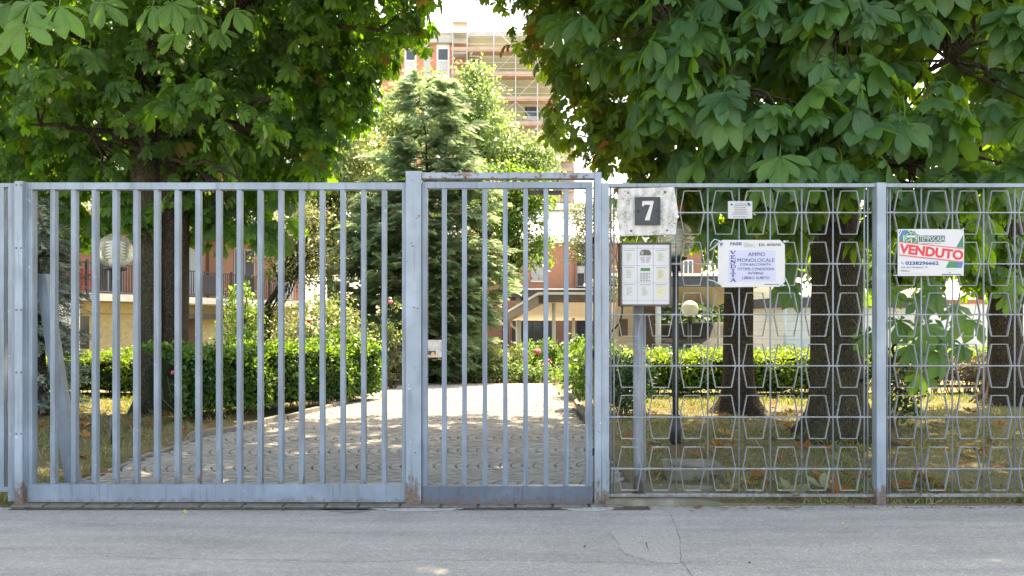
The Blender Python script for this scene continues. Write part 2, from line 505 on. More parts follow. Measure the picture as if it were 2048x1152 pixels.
def bark(name, a, bcol, moss=0.3):
    m, nt, b = newmat(name)
    p = pos(nt)
    pl = scaled(nt, p, (36, 36, 10))
    v = N(nt, 'ShaderNodeTexVoronoi', Scale=1.6)
    v.feature = 'DISTANCE_TO_EDGE'
    nt.links.new(pl, v.inputs['Vector'])
    n = noise(nt, pl, 1.0, 6, 0.65)
    c = ramp(nt, n, [(0.3, a), (0.7, bcol)])
    c = mixc(nt, ramp(nt, v.outputs['Distance'], [(0.0, 0.75), (0.2, 0.0)]), c, tuple(x * .3 for x in a))
    mo = ramp(nt, noise(nt, p, 5, 5, 0.65), [(0.5, 0.0), (0.66, 1.0)])
    c = mixc(nt, math_n(nt, 'MULTIPLY', mo, moss), c, (0.085, 0.10, 0.035))
    li = ramp(nt, noise(nt, p, 42, 5, 0.75), [(0.56, 0.0), (0.64, 1.0)])
    c = mixc(nt, math_n(nt, 'MULTIPLY', li, 0.5), c, (0.24, 0.23, 0.18))
    nt.links.new(c, b.inputs['Base Color'])
    b.inputs['Roughness'].default_value = 0.95
    b.inputs['Specular IOR Level'].default_value = 0.2
    bump(nt, b, math_n(nt, 'ADD', n, math_n(nt, 'MULTIPLY', v.outputs['Distance'], 2.0)), 0.9, 0.03)


bark('bark_chestnut', (0.052, 0.044, 0.034), (0.14, 0.117, 0.09), 0.6)
bark('bark_dark', (0.045, 0.032, 0.026), (0.10, 0.072, 0.055), 0.2)


def marble():
    m, nt, b = newmat('stained_marble')
    p = pos(nt)
    w = N(nt, 'ShaderNodeTexWave', Scale=5.0, Distortion=9.0, Detail=4.0)
    nt.links.new(p, w.inputs['Vector'])
    c = ramp(nt, w.outputs['Fac'], [(0.1, (0.38, 0.38, 0.385)), (0.8, (0.46, 0.46, 0.46))])
    sp = ramp(nt, noise(nt, p, 95, 5, 0.75), [(0.48, 0.0), (0.58, 1.0)])
    where = ramp(nt, noise(nt, p, 9, 5, 0.7), [(0.44, 0.0), (0.60, 1.0)])
    c = mixc(nt, math_n(nt, 'MULTIPLY', math_n(nt, 'MULTIPLY', sp, where), 0.85), c, (0.035, 0.032, 0.03))
    c = mixc(nt, math_n(nt, 'MULTIPLY', where, 0.22), c, (0.15, 0.14, 0.12))
    nt.links.new(c, b.inputs['Base Color'])
    b.inputs['Roughness'].default_value = 0.6
    bump(nt, b, noise(nt, p, 90, 4), 0.25, 0.003)


marble()


def globe_mat(name, tint, gloss):
    m, nt, b = newmat(name)
    nt.nodes.remove(b)
    tr = N(nt, 'ShaderNodeBsdfTransparent')
    tr.inputs['Color'].default_value = (*tint, 1)
    gl = N(nt, 'ShaderNodeBsdfGlossy', Roughness=0.08)
    df = N(nt, 'ShaderNodeBsdfDiffuse')
    df.inputs['Color'].default_value = (0.72, 0.70, 0.62, 1)
    fr = N(nt, 'ShaderNodeFresnel', IOR=1.45)
    m1 = nt.nodes.new('ShaderNodeMixShader')
    m1.inputs[0].default_value = gloss
    nt.links.new(tr.outputs[0], m1.inputs[1])
    nt.links.new(df.outputs[0], m1.inputs[2])
    m2 = nt.nodes.new('ShaderNodeMixShader')
    nt.links.new(math_n(nt, 'MULTIPLY', fr.outputs[0], 0.45), m2.inputs[0])
    nt.links.new(m1.outputs[0], m2.inputs[1])
    nt.links.new(gl.outputs[0], m2.inputs[2])
    nt.links.new(m2.outputs[0], nt.nodes['Material Output'].inputs['Surface'])


globe_mat('globe_clear', (0.92, 0.90, 0.82), 0.20)
globe_mat('globe_milky', (0.85, 0.83, 0.76), 0.55)

# ---------------------------------------------------------------- mesh helpers
WLOC = {}


def reg(o, loc):
    WLOC[o.name] = Vector(loc)


def parent(o, p):
    o.parent = p
    o.matrix_parent_inverse = Matrix.Translation(-WLOC[p.name])


def tag(o, label=None, cat=None, group=None, kind=None):
    if label:
        o['label'] = label
    if cat:
        o['category'] = cat
    if group:
        o['group'] = group
    if kind:
        o['kind'] = kind
    return o


def thing(name, label, cat, loc, group=None):
    o = bpy.data.objects.new(name, None)
    COL.objects.link(o)
    o.location = loc
    o.empty_display_size = 0.1
    reg(o, loc)
    return tag(o, label, cat, group)


def link(name, me, par=None, loc=(0, 0, 0)):
    o = bpy.data.objects.new(name, me)
    COL.objects.link(o)
    o.location = loc
    reg(o, loc)
    if par is not None:
        parent(o, par)
    return o


class MB:
    def __init__(s):
        s.v, s.f = [], []

    def box(s, x0, x1, y0, y1, z0, z1):
        i = len(s.v)
        s.v += [(x0, y0, z0), (x1, y0, z0), (x1, y1, z0), (x0, y1, z0), (x0, y0, z1), (x1, y0, z1), (x1, y1, z1), (x0, y1, z1)]
        s.f += [tuple(i + k for k in q) for q in ((0, 3, 2, 1), (4, 5, 6, 7), (0, 1, 5, 4), (1, 2, 6, 5), (2, 3, 7, 6), (3, 0, 4, 7))]
        return s

    def prism(s, pts, y0, y1):
        """outline in X,Z (counter-clockwise seen from -Y) extruded in Y"""
        i, n = len(s.v), len(pts)
        s.v += [(x, y0, z) for x, z in pts] + [(x, y1, z) for x, z in pts]
        s.f.append(tuple(range(i, i + n)))
        s.f.append(tuple(range(i + 2 * n - 1, i + n - 1, -1)))
        for k in range(n):
            l = (k + 1) % n
            s.f.append((i + l, i + k, i + n + k, i + n + l))
        return s

    def slab(s, pts, z0, z1):
        """outline in X,Y (counter-clockwise from above) extruded in Z"""
        i, n = len(s.v), len(pts)
        s.v += [(x, y, z0) for x, y in pts] + [(x, y, z1) for x, y in pts]
        s.f.append(tuple(range(i + n - 1, i - 1, -1)))
        s.f.append(tuple(range(i + n, i + 2 * n)))
        for k in range(n):
            l = (k + 1) % n
            s.f.append((i + k, i + l, i + n + l, i + n + k))
        return s

    def hexa(s, p8):
        i = len(s.v)
        s.v += [tuple(p) for p in p8]
        s.f += [tuple(i + k for k in q) for q in ((0, 3, 2, 1), (4, 5, 6, 7), (0, 1, 5, 4), (1, 2, 6, 5), (2, 3, 7, 6), (3, 0, 4, 7))]
        return s

    def tube(s, pts, rad, n=8, cap=True):
        pts = [Vector(p) for p in pts]
        if isinstance(rad, (int, float)):
            rad = [rad] * len(pts)
        i0 = len(s.v)
        ref = None
        for k, p in enumerate(pts):
            d = (pts[min(k + 1, len(pts) - 1)] - pts[max(k - 1, 0)]).normalized()
            if ref is None:
                ref = Vector((1, 0, 0)) if abs(d.x) < 0.8 else Vector((0, 1, 0))
            a = (ref - d * ref.dot(d)).normalized()
            ref = a
            b = d.cross(a)
            for j in range(n):
                t = 2 * math.pi * j / n
                q = p + (a * math.cos(t) + b * math.sin(t)) * rad[k]
                s.v.append(tuple(q))
        for k in range(len(pts) - 1):
            for j in range(n):
                l = (j + 1) % n
                s.f.append((i0 + k * n + j, i0 + k * n + l, i0 + (k + 1) * n + l, i0 + (k + 1) * n + j))
        if cap:
            s.f.append(tuple(i0 + j for j in range(n - 1, -1, -1)))
            s.f.append(tuple(i0 + (len(pts) - 1) * n + j for j in range(n)))
        return s

    def lathe(s, prof, cx, cy, n=24):
        i0 = len(s.v)
        for r, z in prof:
            for j in range(n):
                t = 2 * math.pi * j / n
                s.v.append((cx + r * math.cos(t), cy + r * math.sin(t), z))
        for k in range(len(prof) - 1):
            for j in range(n):
                l = (j + 1) % n
                s.f.append((i0 + k * n + j, i0 + k * n + l, i0 + (k + 1) * n + l, i0 + (k + 1) * n + j))
        s.f.append(tuple(i0 + j for j in range(n - 1, -1, -1)))
        s.f.append(tuple(i0 + (len(prof) - 1) * n + j for j in range(n)))
        return s

    def mesh(s, name, mat, smooth=False):
        me = bpy.data.meshes.new(name)
        me.from_pydata(s.v, [], s.f)
        me.materials.append(MATS[mat])
        if smooth:
            me.shade_smooth()
        me.update()
        return me

    def build(s, name, mat, par=None, smooth=False):
        return link(name, s.mesh(name, mat, smooth), par)


def box_uv(me, rot=0.0):
    """metre-scale wall UVs (along the wall, up) for brick materials"""
    uvl = me.uv_layers.new(name='UVMap')
    for poly in me.polygons:
        n = poly.normal
        for li in poly.loop_indices:
            co = me.vertices[me.loops[li].vertex_index].co
            if abs(n.z) > 0.7:
                uv = (co.x, co.y)
            else:
                t = Vector((-n.y, n.x, 0)).normalized()
                uv = (co.dot(t), co.z)
            uvl.data[li].uv = uv


def brick_obj(mb, name, mat, par=None):
    me = mb.mesh(name, mat)
    box_uv(me)
    return link(name, me, par)


def np_mesh(name, verts, faces, mat, uv=None, rnd=None, smooth=True):
    """verts (V,3), faces (F,k) -> mesh, fast"""
    me = bpy.data.meshes.new(name)
    faces = np.asarray(faces, dtype=np.int32)
    F, k = faces.shape
    me.vertices.add(len(verts))
    me.vertices.foreach_set('co', np.ascontiguousarray(verts, dtype=np.float32).ravel())
    me.loops.add(F * k)
    me.loops.foreach_set('vertex_index', faces.ravel())
    me.polygons.add(F)
    me.polygons.foreach_set('loop_start', np.arange(0, F * k, k, dtype=np.int32))
    me.polygons.foreach_set('loop_total', np.full(F, k, dtype=np.int32))
    if smooth:
        me.polygons.foreach_set('use_smooth', np.ones(F, dtype=bool))
    me.update(calc_edges=True)
    if uv is not None:
        l = me.uv_layers.new(name='UVMap')
        l.data.foreach_set('uv', np.ascontiguousarray(uv[faces.ravel()], dtype=np.float32).ravel())
    if rnd is not None:
        a = me.attributes.new('rnd', 'FLOAT', 'POINT')
        a.data.foreach_set('value', np.ascontiguousarray(rnd, dtype=np.float32))
    me.materials.append(MATS[mat])
    return me


def unit(a):
    return a / np.maximum(np.linalg.norm(a, axis=-1, keepdims=True), 1e-9)


def scatter(name, tmpl, P, AX, NO, S, mat, par=None, kind='stuff', rnd=None, smooth=True):
    """copies of a template (verts, faces, uv) at P with axis AX (its +Y), normal NO (its +Z), size S, as one mesh"""
    tv, tf, tu = tmpl
    AX = unit(AX)
    NO = unit(NO - AX * np.sum(NO * AX, 1, keepdims=True))
    X = np.cross(AX, NO)
    n, V = len(P), len(tv)
    vv = (P[:, None, :] + S[:, None, None] * (tv[None, :, 0:1] * X[:, None] + tv[None, :, 1:2] * AX[:, None] + tv[None, :, 2:3] * NO[:, None])).reshape(-1, 3)
    ff = (tf[None] + (np.arange(n) * V)[:, None, None]).reshape(-1, tf.shape[1])
    uu = np.tile(tu, (n, 1)) if tu is not None else None
    if rnd is None:
        rnd = rng.random(n)
    me = np_mesh(name, vv, ff, mat, uu, np.repeat(rnd, V), smooth)
    o = link(name, me, par)
    if kind:
        o['kind'] = kind
    return o


def text(name, body, size, x, z, y, mat, par, bold=0.0, align='CENTER', sx=1.0, sy=1.0, shear=0.0, rot=0.0, spacing=1.0, depth=0.0012):
    cu = bpy.data.curves.new(name, 'FONT')
    cu.body = body
    cu.size = size
    cu.align_x = align
    cu.align_y = 'CENTER'
    cu.offset = bold
    cu.shear = shear
    cu.space_character = spacing
    cu.extrude = depth / 2
    cu.resolution_u = 3
    tmp = bpy.data.objects.new('tmp', cu)
    COL.objects.link(tmp)
    dg = bpy.context.evaluated_depsgraph_get()
    me = bpy.data.meshes.new_from_object(tmp.evaluated_get(dg))
    bpy.data.objects.remove(tmp)
    bpy.data.curves.remove(cu)
    M = Matrix.Translation((x, y, z)) @ Matrix.Rotation(rot, 4, 'Y') @ Matrix.Rotation(R(90), 4, 'X') @ Matrix.Diagonal((sx, sy, 1, 1))
    me.transform(M)
    me.name = name
    me.materials.clear()
    me.materials.append(MATS[mat])
    return link(name, me, par)

# ================================================================ GROUND
def fx(x):
    return (x - 1024) / 300.0


def fz(y):
    return EYE - (y - 645) / 300.0


def gpt(x, y):
    """point on the level ground seen at a photograph pixel"""
    Y = FPX * EYE / (y - 645)
    return ((x - 1024) / FPX * Y, Y)


def sheet(name, xs, ys, zf, mat, edge=None):
    v, f = [], []
    for j, y in enumerate(ys):
        for x in xs:
            yy = edge(x) if (edge and j == len(ys) - 1) else y
            v.append((x, yy, zf(x, yy)))
    nx = len(xs)
    for j in range(len(ys) - 1):
        for i in range(nx - 1):
            a = j * nx + i
            f.append((a, a + 1, a + nx + 1, a + nx))
    me = bpy.data.meshes.new(name)
    me.from_pydata(v, [], f)
    me.materials.append(MATS[mat])
    me.shade_smooth()
    o = link(name, me)
    o['kind'] = 'structure'
    return o


def walk_edge(x):
    w = 0.010 * math.sin(x * 3.1) + 0.006 * math.sin(x * 11.7 + 1)
    if -3.4 < x < 0.62:
        return 4.93 + w
    return 4.985 + w


xs = sorted(set([-80, -40, -20, -12] + [round(-8 + 0.08 * i, 3) for i in range(201)] + [12, 20, 40, 80]))
sidewalk = sheet('sidewalk', xs, [-80, -20, -5, 0, 2, 3, 4, 4.5, 4.9], lambda x, y: 0.0, 'asphalt', walk_edge)


def lawn_z(x, y):
    g = ground_z(y) - 0.004
    if y < 14 and not (-3.4 < x < 1.0):
        g += 0.016 + 0.012 * math.sin(x * 2.3 + y) + 0.010 * math.sin(y * 3.1 - x * 1.7)
        if y < 5.01:
            g = -0.012 if y < 4.97 else 0.004
    elif -3.4 <= x <= 1.0:
        g -= 0.03
    return g


xs = sorted(set([-300, -120, -60, -30, -16] + [round(-12 + 0.25 * i, 3) for i in range(97)] + [16, 30, 60, 120, 300]))
ys = sorted(set([4.94] + [round(5 + 0.25 * i, 3) for i in range(77)] + [26, 30, 40, 60, 100, 200, 600]))
lawn = sheet('lawn', xs, ys, lawn_z, 'lawn_soil')

# worn details lying on the pavement
def ground_poly(name, pts, mat, label, z=0.0015, n=1, par=None):
    mb = MB()
    P = [gpt(*p) for p in pts]
    mb.v = [(x, y, z) for x, y in P]
    mb.f = [tuple(range(len(P)))]
    o = mb.build(name, mat, par)
    me = o.data
    if me.polygons[0].normal.z < 0:
        me.flip_normals()
    if label:
        o['label'] = label
    return o


def jag(pts, amp, n=4, seed=1):
    r = random.Random(seed)
    out = []
    for k in range(len(pts)):
        a, b = pts[k], pts[(k + 1) % len(pts)]
        for i in range(n):
            t = i / n
            out.append((a[0] + (b[0] - a[0]) * t + r.uniform(-amp, amp) * 3, a[1] + (b[1] - a[1]) * t + r.uniform(-amp, amp)))
    return out


ground_poly('repair_patch', jag([(1215, 1062), (1330, 1045), (1358, 1060), (1368, 1104), (1362, 1128), (1300, 1124), (1250, 1108)], 2.0, 7), 'asphalt_patch', 'pale brownish repair patch in the asphalt', par=sidewalk)
ground_poly('cement_smear', jag([(742, 1017.5), (930, 1017), (905, 1021), (850, 1024), (790, 1023), (760, 1021)], 0.5, 4, 3), 'cement_smear', 'pale cement smear before the gate post', 0.0025, par=sidewalk)
ground_poly('cement_smear', jag([(1120, 1017), (1215, 1014), (1232, 1018), (1200, 1024), (1150, 1022)], 0.5, 4, 5), 'cement_smear', None, 0.0025, par=sidewalk)
ground_poly('damp_stain', jag([(640, 1018), (735, 1018), (742, 1022), (700, 1027), (660, 1023)], 0.6, 4, 4), 'damp_asphalt', 'dark damp stain at the foot of the sliding gate', 0.002, par=sidewalk)


def crack(pts, w, seed):
    r = random.Random(seed)
    fine = []
    for k in range(len(pts) - 1):
        a, b = pts[k], pts[k + 1]
        m = max(2, int(math.hypot(b[0] - a[0], b[1] - a[1]) / 9))
        for i in range(m):
            t = i / m
            fine.append((a[0] + (b[0] - a[0]) * t + r.uniform(-1.5, 1.5), a[1] + (b[1] - a[1]) * t + r.uniform(-.8, .8)))
    fine.append(pts[-1])
    G = [Vector((*gpt(*p), 0.0035)) for p in fine]
    mb = MB()
    for k, p in enumerate(G):
        d = (G[min(k + 1, len(G) - 1)] - G[max(0, k - 1)]).normalized()
        s = Vector((-d.y, d.x, 0)) * w * r.uniform(0.35, 1.0) * (0.15 if k in (0, len(G) - 1) else 1)
        mb.v += [tuple(p + s), tuple(p - s)]
    for k in range(len(G) - 1):
        mb.f.append((2 * k + 1, 2 * k + 3, 2 * k + 2, 2 * k))
    return mb.build('crack', 'crack_dark', sidewalk)


crack([(1336, 1022), (1352, 1052), (1360, 1085), (1362, 1122), (1376, 1140), (1388, 1156)], 0.0018, 1)
crack([(200, 1113), (300, 1118), (420, 1119), (560, 1121), (700, 1125), (840, 1121), (1010, 1121), (1140, 1125), (1240, 1126), (1340, 1133)], 0.0016, 2)
crack([(1272, 1086), (1292, 1086), (1300, 1106)], 0.003, 3)
crack([(205, 1048), (222, 1043), (240, 1042)], 0.003, 4)

# ---- cobbled path: arcs of stone setts
def path_left(Y):
    if Y < 7.9:
        return -3.25
    if Y < 11:
        return -3.25 + (Y - 7.9) / 3.1 * 0.75
    return -2.5


BAND, COURSE, NP = 0.76, 0.092, 12
PATH_X1 = 0.88
mb = MB()
yy = [4.86, 6, 7.9, 9, 10, 11, 12.0, 13, 14, 15, 16.4]
for y in yy:
    mb.v += [(path_left(y) - 0.02, y, ground_z(y) + 0.002), (PATH_X1 + 0.02, y, ground_z(y) + 0.002)]
for k in range(len(yy) - 1):
    mb.f.append((2 * k, 2 * k + 1, 2 * k + 3, 2 * k + 2))
path = mb.build('path', 'soil')
path['kind'] = 'structure'


def sag(t):
    return -0.24 * (1 - t * t)


def sett_verts(j, seed):
    r = random.Random(seed * 31 + j)
    t0, t1 = -1 + 2 * j / NP, -1 + 2 * (j + 1) / NP
    g = 0.12 * 2 / NP
    gx = 0.0062
    q = []
    for t, x in ((t0 + g, gx), (t0 + g, COURSE - gx), (t1 - g, COURSE - gx), (t1 - g, gx)):
        q.append((x + sag(t) + r.uniform(-.004, .004), t * BAND / 2 + r.uniform(-.003, .003)))
    cx = sum(p[0] for p in q) / 4
    cy = sum(p[1] for p in q) / 4
    v = [(x, y, 0.0) for x, y in q] + [(x, y, 0.014) for x, y in q] + [(cx + (x - cx) * .86, cy + (y - cy) * .82, 0.02) for x, y in q]
    return np.array(v)


SETT_F = np.array([(0, 1, 5, 4), (1, 2, 6, 5), (2, 3, 7, 6), (3, 0, 4, 7), (4, 5, 9, 8), (5, 6, 10, 9), (6, 7, 11, 10), (7, 4, 8, 11), (8, 9, 10, 11)])
setts = []
nb = 15
for b in range(nb):
    yc = 5.14 + BAND / 2 + b * BAND
    for i in range(-50, 17):
        for j in range(NP):
            t = -1 + 2 * (j + .5) / NP
            x = i * COURSE + 0.046 * (b % 2) + sag(t) + COURSE / 2
            y = yc + t * BAND / 2
            if path_left(y) + 0.06 < x < PATH_X1 - 0.06 and y < 16.3:
                setts.append((y, i * COURSE + 0.046 * (b % 2), yc, j, x))
setts.sort(key=lambda s: s[0] + 0.15 * abs(s[4]))
variants = {}
for j in range(NP):
    for s in range(3):
        me = np_mesh('sett', sett_verts(j, s), SETT_F, 'sett_stone', smooth=False)
        variants[(j, s)] = me
rest = []
nobj = 0
for y, xo, yc, j, x in setts:
    z = ground_z(y) + 0.002 + random.uniform(-0.004, 0.004)
    if nobj < 270:
        o = link('sett', variants[(j, random.randrange(3))], path, (xo, yc, z))
        nobj += 1
    else:
        rest.append(sett_verts(j, random.randrange(40)) + np.array([xo, yc, z]))
vv = np.concatenate(rest)
ff = (SETT_F[None] + (np.arange(len(rest)) * 12)[:, None, None]).reshape(-1, 4)
o = link('far_setts', np_mesh('far_setts', vv, ff, 'sett_stone', smooth=False), path)
o['kind'] = 'stuff'
# threshold course of long stones under the gates
x = -3.3
k = 0
while x < 0.6:
    w = random.uniform(0.2, 0.3)
    for (y0, y1) in ((4.925, 5.0), (5.01, 5.12)):
        xo = x + (0.1 if y0 > 5 else 0)
        z1 = 0.012 + random.uniform(-.003, .003)
        MB().hexa([(xo, y0, 0), (xo + w - .012, y0, 0), (xo + w - .012, y1, 0), (xo, y1, 0), (xo + .006, y0 + .006, z1), (xo + w - .018, y0 + .006, z1), (xo + w - .018, y1 - .006, z1), (xo + .006, y1 - .006, z1)]).build('threshold_stone', 'threshold_stone', path)
    x += w

# kerb stones along the planting beds
def kerb(name, pts, h, w, seed):
    r = random.Random(seed)
    k0 = bpy.data.objects.new(name, None)
    COL.objects.link(k0)
    k0.location = (pts[0][0], pts[0][1], 0)
    reg(k0, k0.location)
    k0['kind'] = 'structure'
    for a, b in zip(pts[:-1], pts[1:]):
        a, b = Vector((*a, 0)), Vector((*b, 0))
        L = (b - a).length
        m = max(1, round(L / 0.42))
        d = (b - a) / L
        s = Vector((-d.y, d.x, 0)) * w / 2
        for i in range(m):
            p0 = a + d * (L * i / m + .006)
            p1 = a + d * (L * (i + 1) / m - .006)
            off = s.normalized() * r.uniform(-.012, .012)
            z0 = Vector((0, 0, ground_z(p0.y) - 0.03))
            z1 = Vector((0, 0, ground_z(p0.y) + h + r.uniform(-.012, .012)))
            p0, p1 = p0 + off, p1 + off
            MB().hexa([p0 - s + z0, p1 - s + z0, p1 + s + z0, p0 + s + z0, p0 - s * .85 + z1, p1 - s * .85 + z1, p1 + s * .85 + z1, p0 + s * .85 + z1]).build('kerb_stone', 'stone_kerb', k0)
    return k0


kerb('left_bed_kerb', [(-3.32, 7.75), (-3.02, 8.35), (-2.82, 9.3), (-2.62, 10.2), (-2.5, 11.0), (-2.56, 12.0)], 0.075, 0.09, 1)
kerb('right_bed_kerb', [(0.95, 8.9), (0.96, 10.4), (0.98, 12.0), (1.0, 14.0)], 0.06, 0.09, 2)
kerb('path_edging', [(-3.30, 5.15), (-3.30, 6.5), (-3.30, 7.7)], 0.018, 0.06, 4)

# sloping concrete footing under the fence, and the inspection block behind it
mb = MB()
P = [(0.62, 4.955, -0.02), (1.5, 4.955, -0.02), (1.85, 5.5, -0.02), (0.62, 5.55, -0.02), (0.62, 4.965, 0.044), (1.22, 4.965, 0.042), (1.45, 5.45, 0.03), (0.62, 5.5, 0.046)]
mb.hexa(P)
o = mb.build('concrete_footing', 'mossy_concrete')
tag(o, 'mossy concrete footing under the fence beside the intercom pole', 'footing')
t = thing('inspection_block', 'low mossy concrete inspection block behind the fence near the intercom pole', 'concrete block', (1.4, 5.85, 0))
MB().hexa([(1.18, 5.68, 0), (1.66, 5.68, 0), (1.63, 6.05, 0), (1.22, 6.05, 0), (1.15, 5.66, .10), (1.64, 5.68, .10), (1.62, 6.04, .12), (1.2, 6.04, .12)]).build('base', 'mossy_concrete', t)
MB().box(1.24, 1.55, 5.73, 5.97, .112, .13).build('lid', 'mossy_concrete', t)

# ================================================================ GATES AND FENCES
def bar_mesh(name, w, d, z0, z1, mat):
    return MB().box(-w / 2, w / 2, 0, d, z0, z1).mesh(name, mat)


# ---- sliding gate
t = thing('sliding_gate', 'wide grey-blue steel sliding gate of upright bars', 'gate', (fx(433), 5.03, 0))
zt0, zt1 = fz(378.5), fz(365)
zb0, zb1 = fz(1004.5), fz(969)
MB().box(fx(55), fx(811), 5.0, 5.06, zt0, zt1).build('top_rail', 'gate_paint', t)
MB().box(fx(55), fx(811), 5.0, 5.06, zb0, zb1).build('bottom_rail', 'gate_paint', t)
MB().box(fx(56), fx(64), 5.002, 5.058, zb1, zt0).build('stile', 'gate_paint', t)
MB().box(fx(804), fx(811), 5.002, 5.058, zb1, zt0).build('stile', 'gate_paint', t)
bm_ = bar_mesh('bar', 0.031, 0.042, zb1, zt0, 'bar_paint')
for k in range(17):
    link('bar', bm_, t, (fx(103.6 + k * 41.5), 5.008, 0))
# ---- gate posts
t = thing('gate_post', 'riveted grey-blue steel post left of the sliding gate, rusty at its foot', 'post', (fx(42), 5.0, 0))
MB().box(fx(36), fx(51.5), 4.965, 5.0, fz(1014), fz(364)).build('cover_plate', 'post_paint', t)
MB().box(fx(29.5), fx(55), 5.001, 5.09, fz(1011), fz(364.5)).build('post_body', 'post_paint', t)
for y in (372, 497, 620, 744, 866):
    for x in (39.5, 49):
        MB().tube([(fx(x), 4.9645, fz(y)), (fx(x), 4.960, fz(y))], [0.006, 0.004], 8).build('rivet', 'rust', t)
# tapered stay plate leaning behind the post
mb = MB()
mb.hexa([(fx(64), 5.12, fz(585)), (fx(71), 5.12, fz(585)), (fx(71), 5.17, fz(585)), (fx(64), 5.17, fz(585)),
         (fx(64), 5.12, fz(560)), (fx(68), 5.12, fz(560)), (fx(68), 5.17, fz(560)), (fx(64), 5.17, fz(560))])
mb = MB()
b0, b1 = Vector((fx(119), 5.16, 0.0)), Vector((fx(58), 5.12, fz(545)))
for s0, s1 in ((0.045, 0.035),):
    d = Vector((1, 0, 0))
    mb.hexa([b0 - d * s0, b0 + d * s0, b0 + d * s0 + Vector((0, .06, 0)), b0 - d * s0 + Vector((0, .06, 0)),
             b1 - d * s1, b1 + d * s1, b1 + d * s1 + Vector((0, .06, 0)), b1 - d * s1 + Vector((0, .06, 0))])
mb.build('stay', 'gate_paint', t)

t = thing('gate_post', 'broad grey-blue steel post between the sliding gate and the pedestrian gate', 'post', (fx(827), 5.0, 0))
MB().box(fx(812), fx(843), 4.985, 5.085, fz(1011), fz(343)).build('post_body', 'post_paint', t)
MB().box(fx(819), fx(837), 5.0, 5.07, fz(1014.5), fz(1011)).build('foot', 'rust', t)
for x, y in ((826, 361), (833, 437), (838, 433), (824, 486), (827, 493), (814, 523), (828, 615), (835, 618), (831, 905), (829, 735)):
    w = random.uniform(.003, .007)
    MB().tube([(fx(x), 4.9855, fz(y)), (fx(x) + random.uniform(-.01, .01), 4.9835, fz(y) + random.uniform(-.006, .006))], [w, w * .6], 6).build('rust_pit', 'rust', t)

# ---- pedestrian gate frame and leaf
t = thing('gateway', 'grey-blue steel frame with rusty header around the pedestrian gate', 'gateway', (fx(1196), 5.0, 0))
MB().box(fx(843.5), fx(1188.5), 4.99, 5.07, fz(357), fz(345.5)).build('header', 'rusty_paint', t)
MB().box(fx(1189), fx(1202.5), 4.988, 5.075, fz(1012), fz(345)).build('jamb', 'post_paint', t)
MB().hexa([(fx(1059), 5.08, fz(345)), (fx(1120), 5.08, fz(345)), (fx(1120), 5.28, fz(345)), (fx(1059), 5.28, fz(345)), (fx(1059), 5.08, fz(341)), (fx(1120), 5.08, fz(344)), (fx(1120), 5.28, fz(344)), (fx(1059), 5.28, fz(341))]).build('closer_cover', 'gate_paint', t)

t = thing('pedestrian_gate', 'narrow grey-blue steel pedestrian gate with lock plate, closed', 'gate', (fx(1014), 5.03, 0))
MB().box(fx(844.5), fx(1185), 5.0, 5.06, fz(376), fz(363.5)).build('top_rail', 'door_paint', t)
MB().box(fx(844.5), fx(1185), 5.0, 5.06, fz(1008), fz(972.5)).build('bottom_rail', 'door_panel', t)
MB().box(fx(844.6), fx(854.5), 5.002, 5.058, fz(972.5), fz(376)).build('stile', 'door_paint', t)
MB().box(fx(1172), fx(1184.9), 5.002, 5.058, fz(972.5), fz(376)).build('stile', 'door_paint', t)
bm_ = bar_mesh('bar', 0.031, 0.035, fz(972.5), fz(376), 'door_paint')
for x in (888, 928.5, 969.5, 1010.5, 1051.3, 1092, 1132.8):
    link('bar', bm_, t, (fx(x), 5.012, 0))
lp = MB().box(fx(854.6), fx(883), 5.012, 5.045, fz(715), fz(680)).build('lock_plate', 'lock_steel', t)
MB().box(fx(855.5), fx(871), 5.0105, 5.0118, fz(709.5), fz(702)).build('keyhole_slot', 'dark_steel', lp)
cyl = MB().tube([(fx(866), 5.011, fz(707.5)), (fx(866), 4.998, fz(707.5))], 0.0115, 14).build('lock_cylinder', 'brass', lp)
MB().box(fx(865.5), fx(866.6), 4.9972, 4.998, fz(709.5), fz(706)).build('key_slot', 'dark_steel', lp)
dc = MB().box(fx(1056), fx(1125), 5.065, 5.11, fz(384), fz(377)).build('door_closer', 'case_brown', t)
MB().tube([(fx(1090), 5.09, fz(377)), (fx(1120), 5.2, fz(352))], 0.008, 6).build('closer_arm', 'dark_steel', dc)
for y in (480, 708, 905):
    MB().tube([(fx(1187), 5.03, fz(y + 7)), (fx(1187), 5.03, fz(y - 7))], 0.009, 8).build('hinge', 'dark_steel', t)

# ---- left neighbour: end of another barred fence
t = thing('bar_fence', 'end of a grey-blue barred fence at the left edge of the photo', 'fence', (fx(-40), 5.03, 0))
MB().box(fx(12), fx(28), 5.02, 5.07, fz(1004), fz(365)).build('end_post', 'gate_paint', t)
MB().box(fx(-900), fx(11.9), 5.02, 5.06, fz(373), fz(365)).build('top_rail', 'gate_paint', t)
MB().box(fx(-900), fx(11.9), 5.02, 5.06, fz(985), fz(975)).build('bottom_rail', 'gate_paint', t)
bm_ = bar_mesh('bar', 0.026, 0.04, fz(975), fz(373), 'gate_paint')
for k in range(22):
    link('bar', bm_, t, (fx(-1 - 41 * k), 5.022, 0))

# ---- ornamental fence panels
HEXW, HEXN, HEXH = 50 / 300 / 2, 33 / 300 / 2, 44 / 300


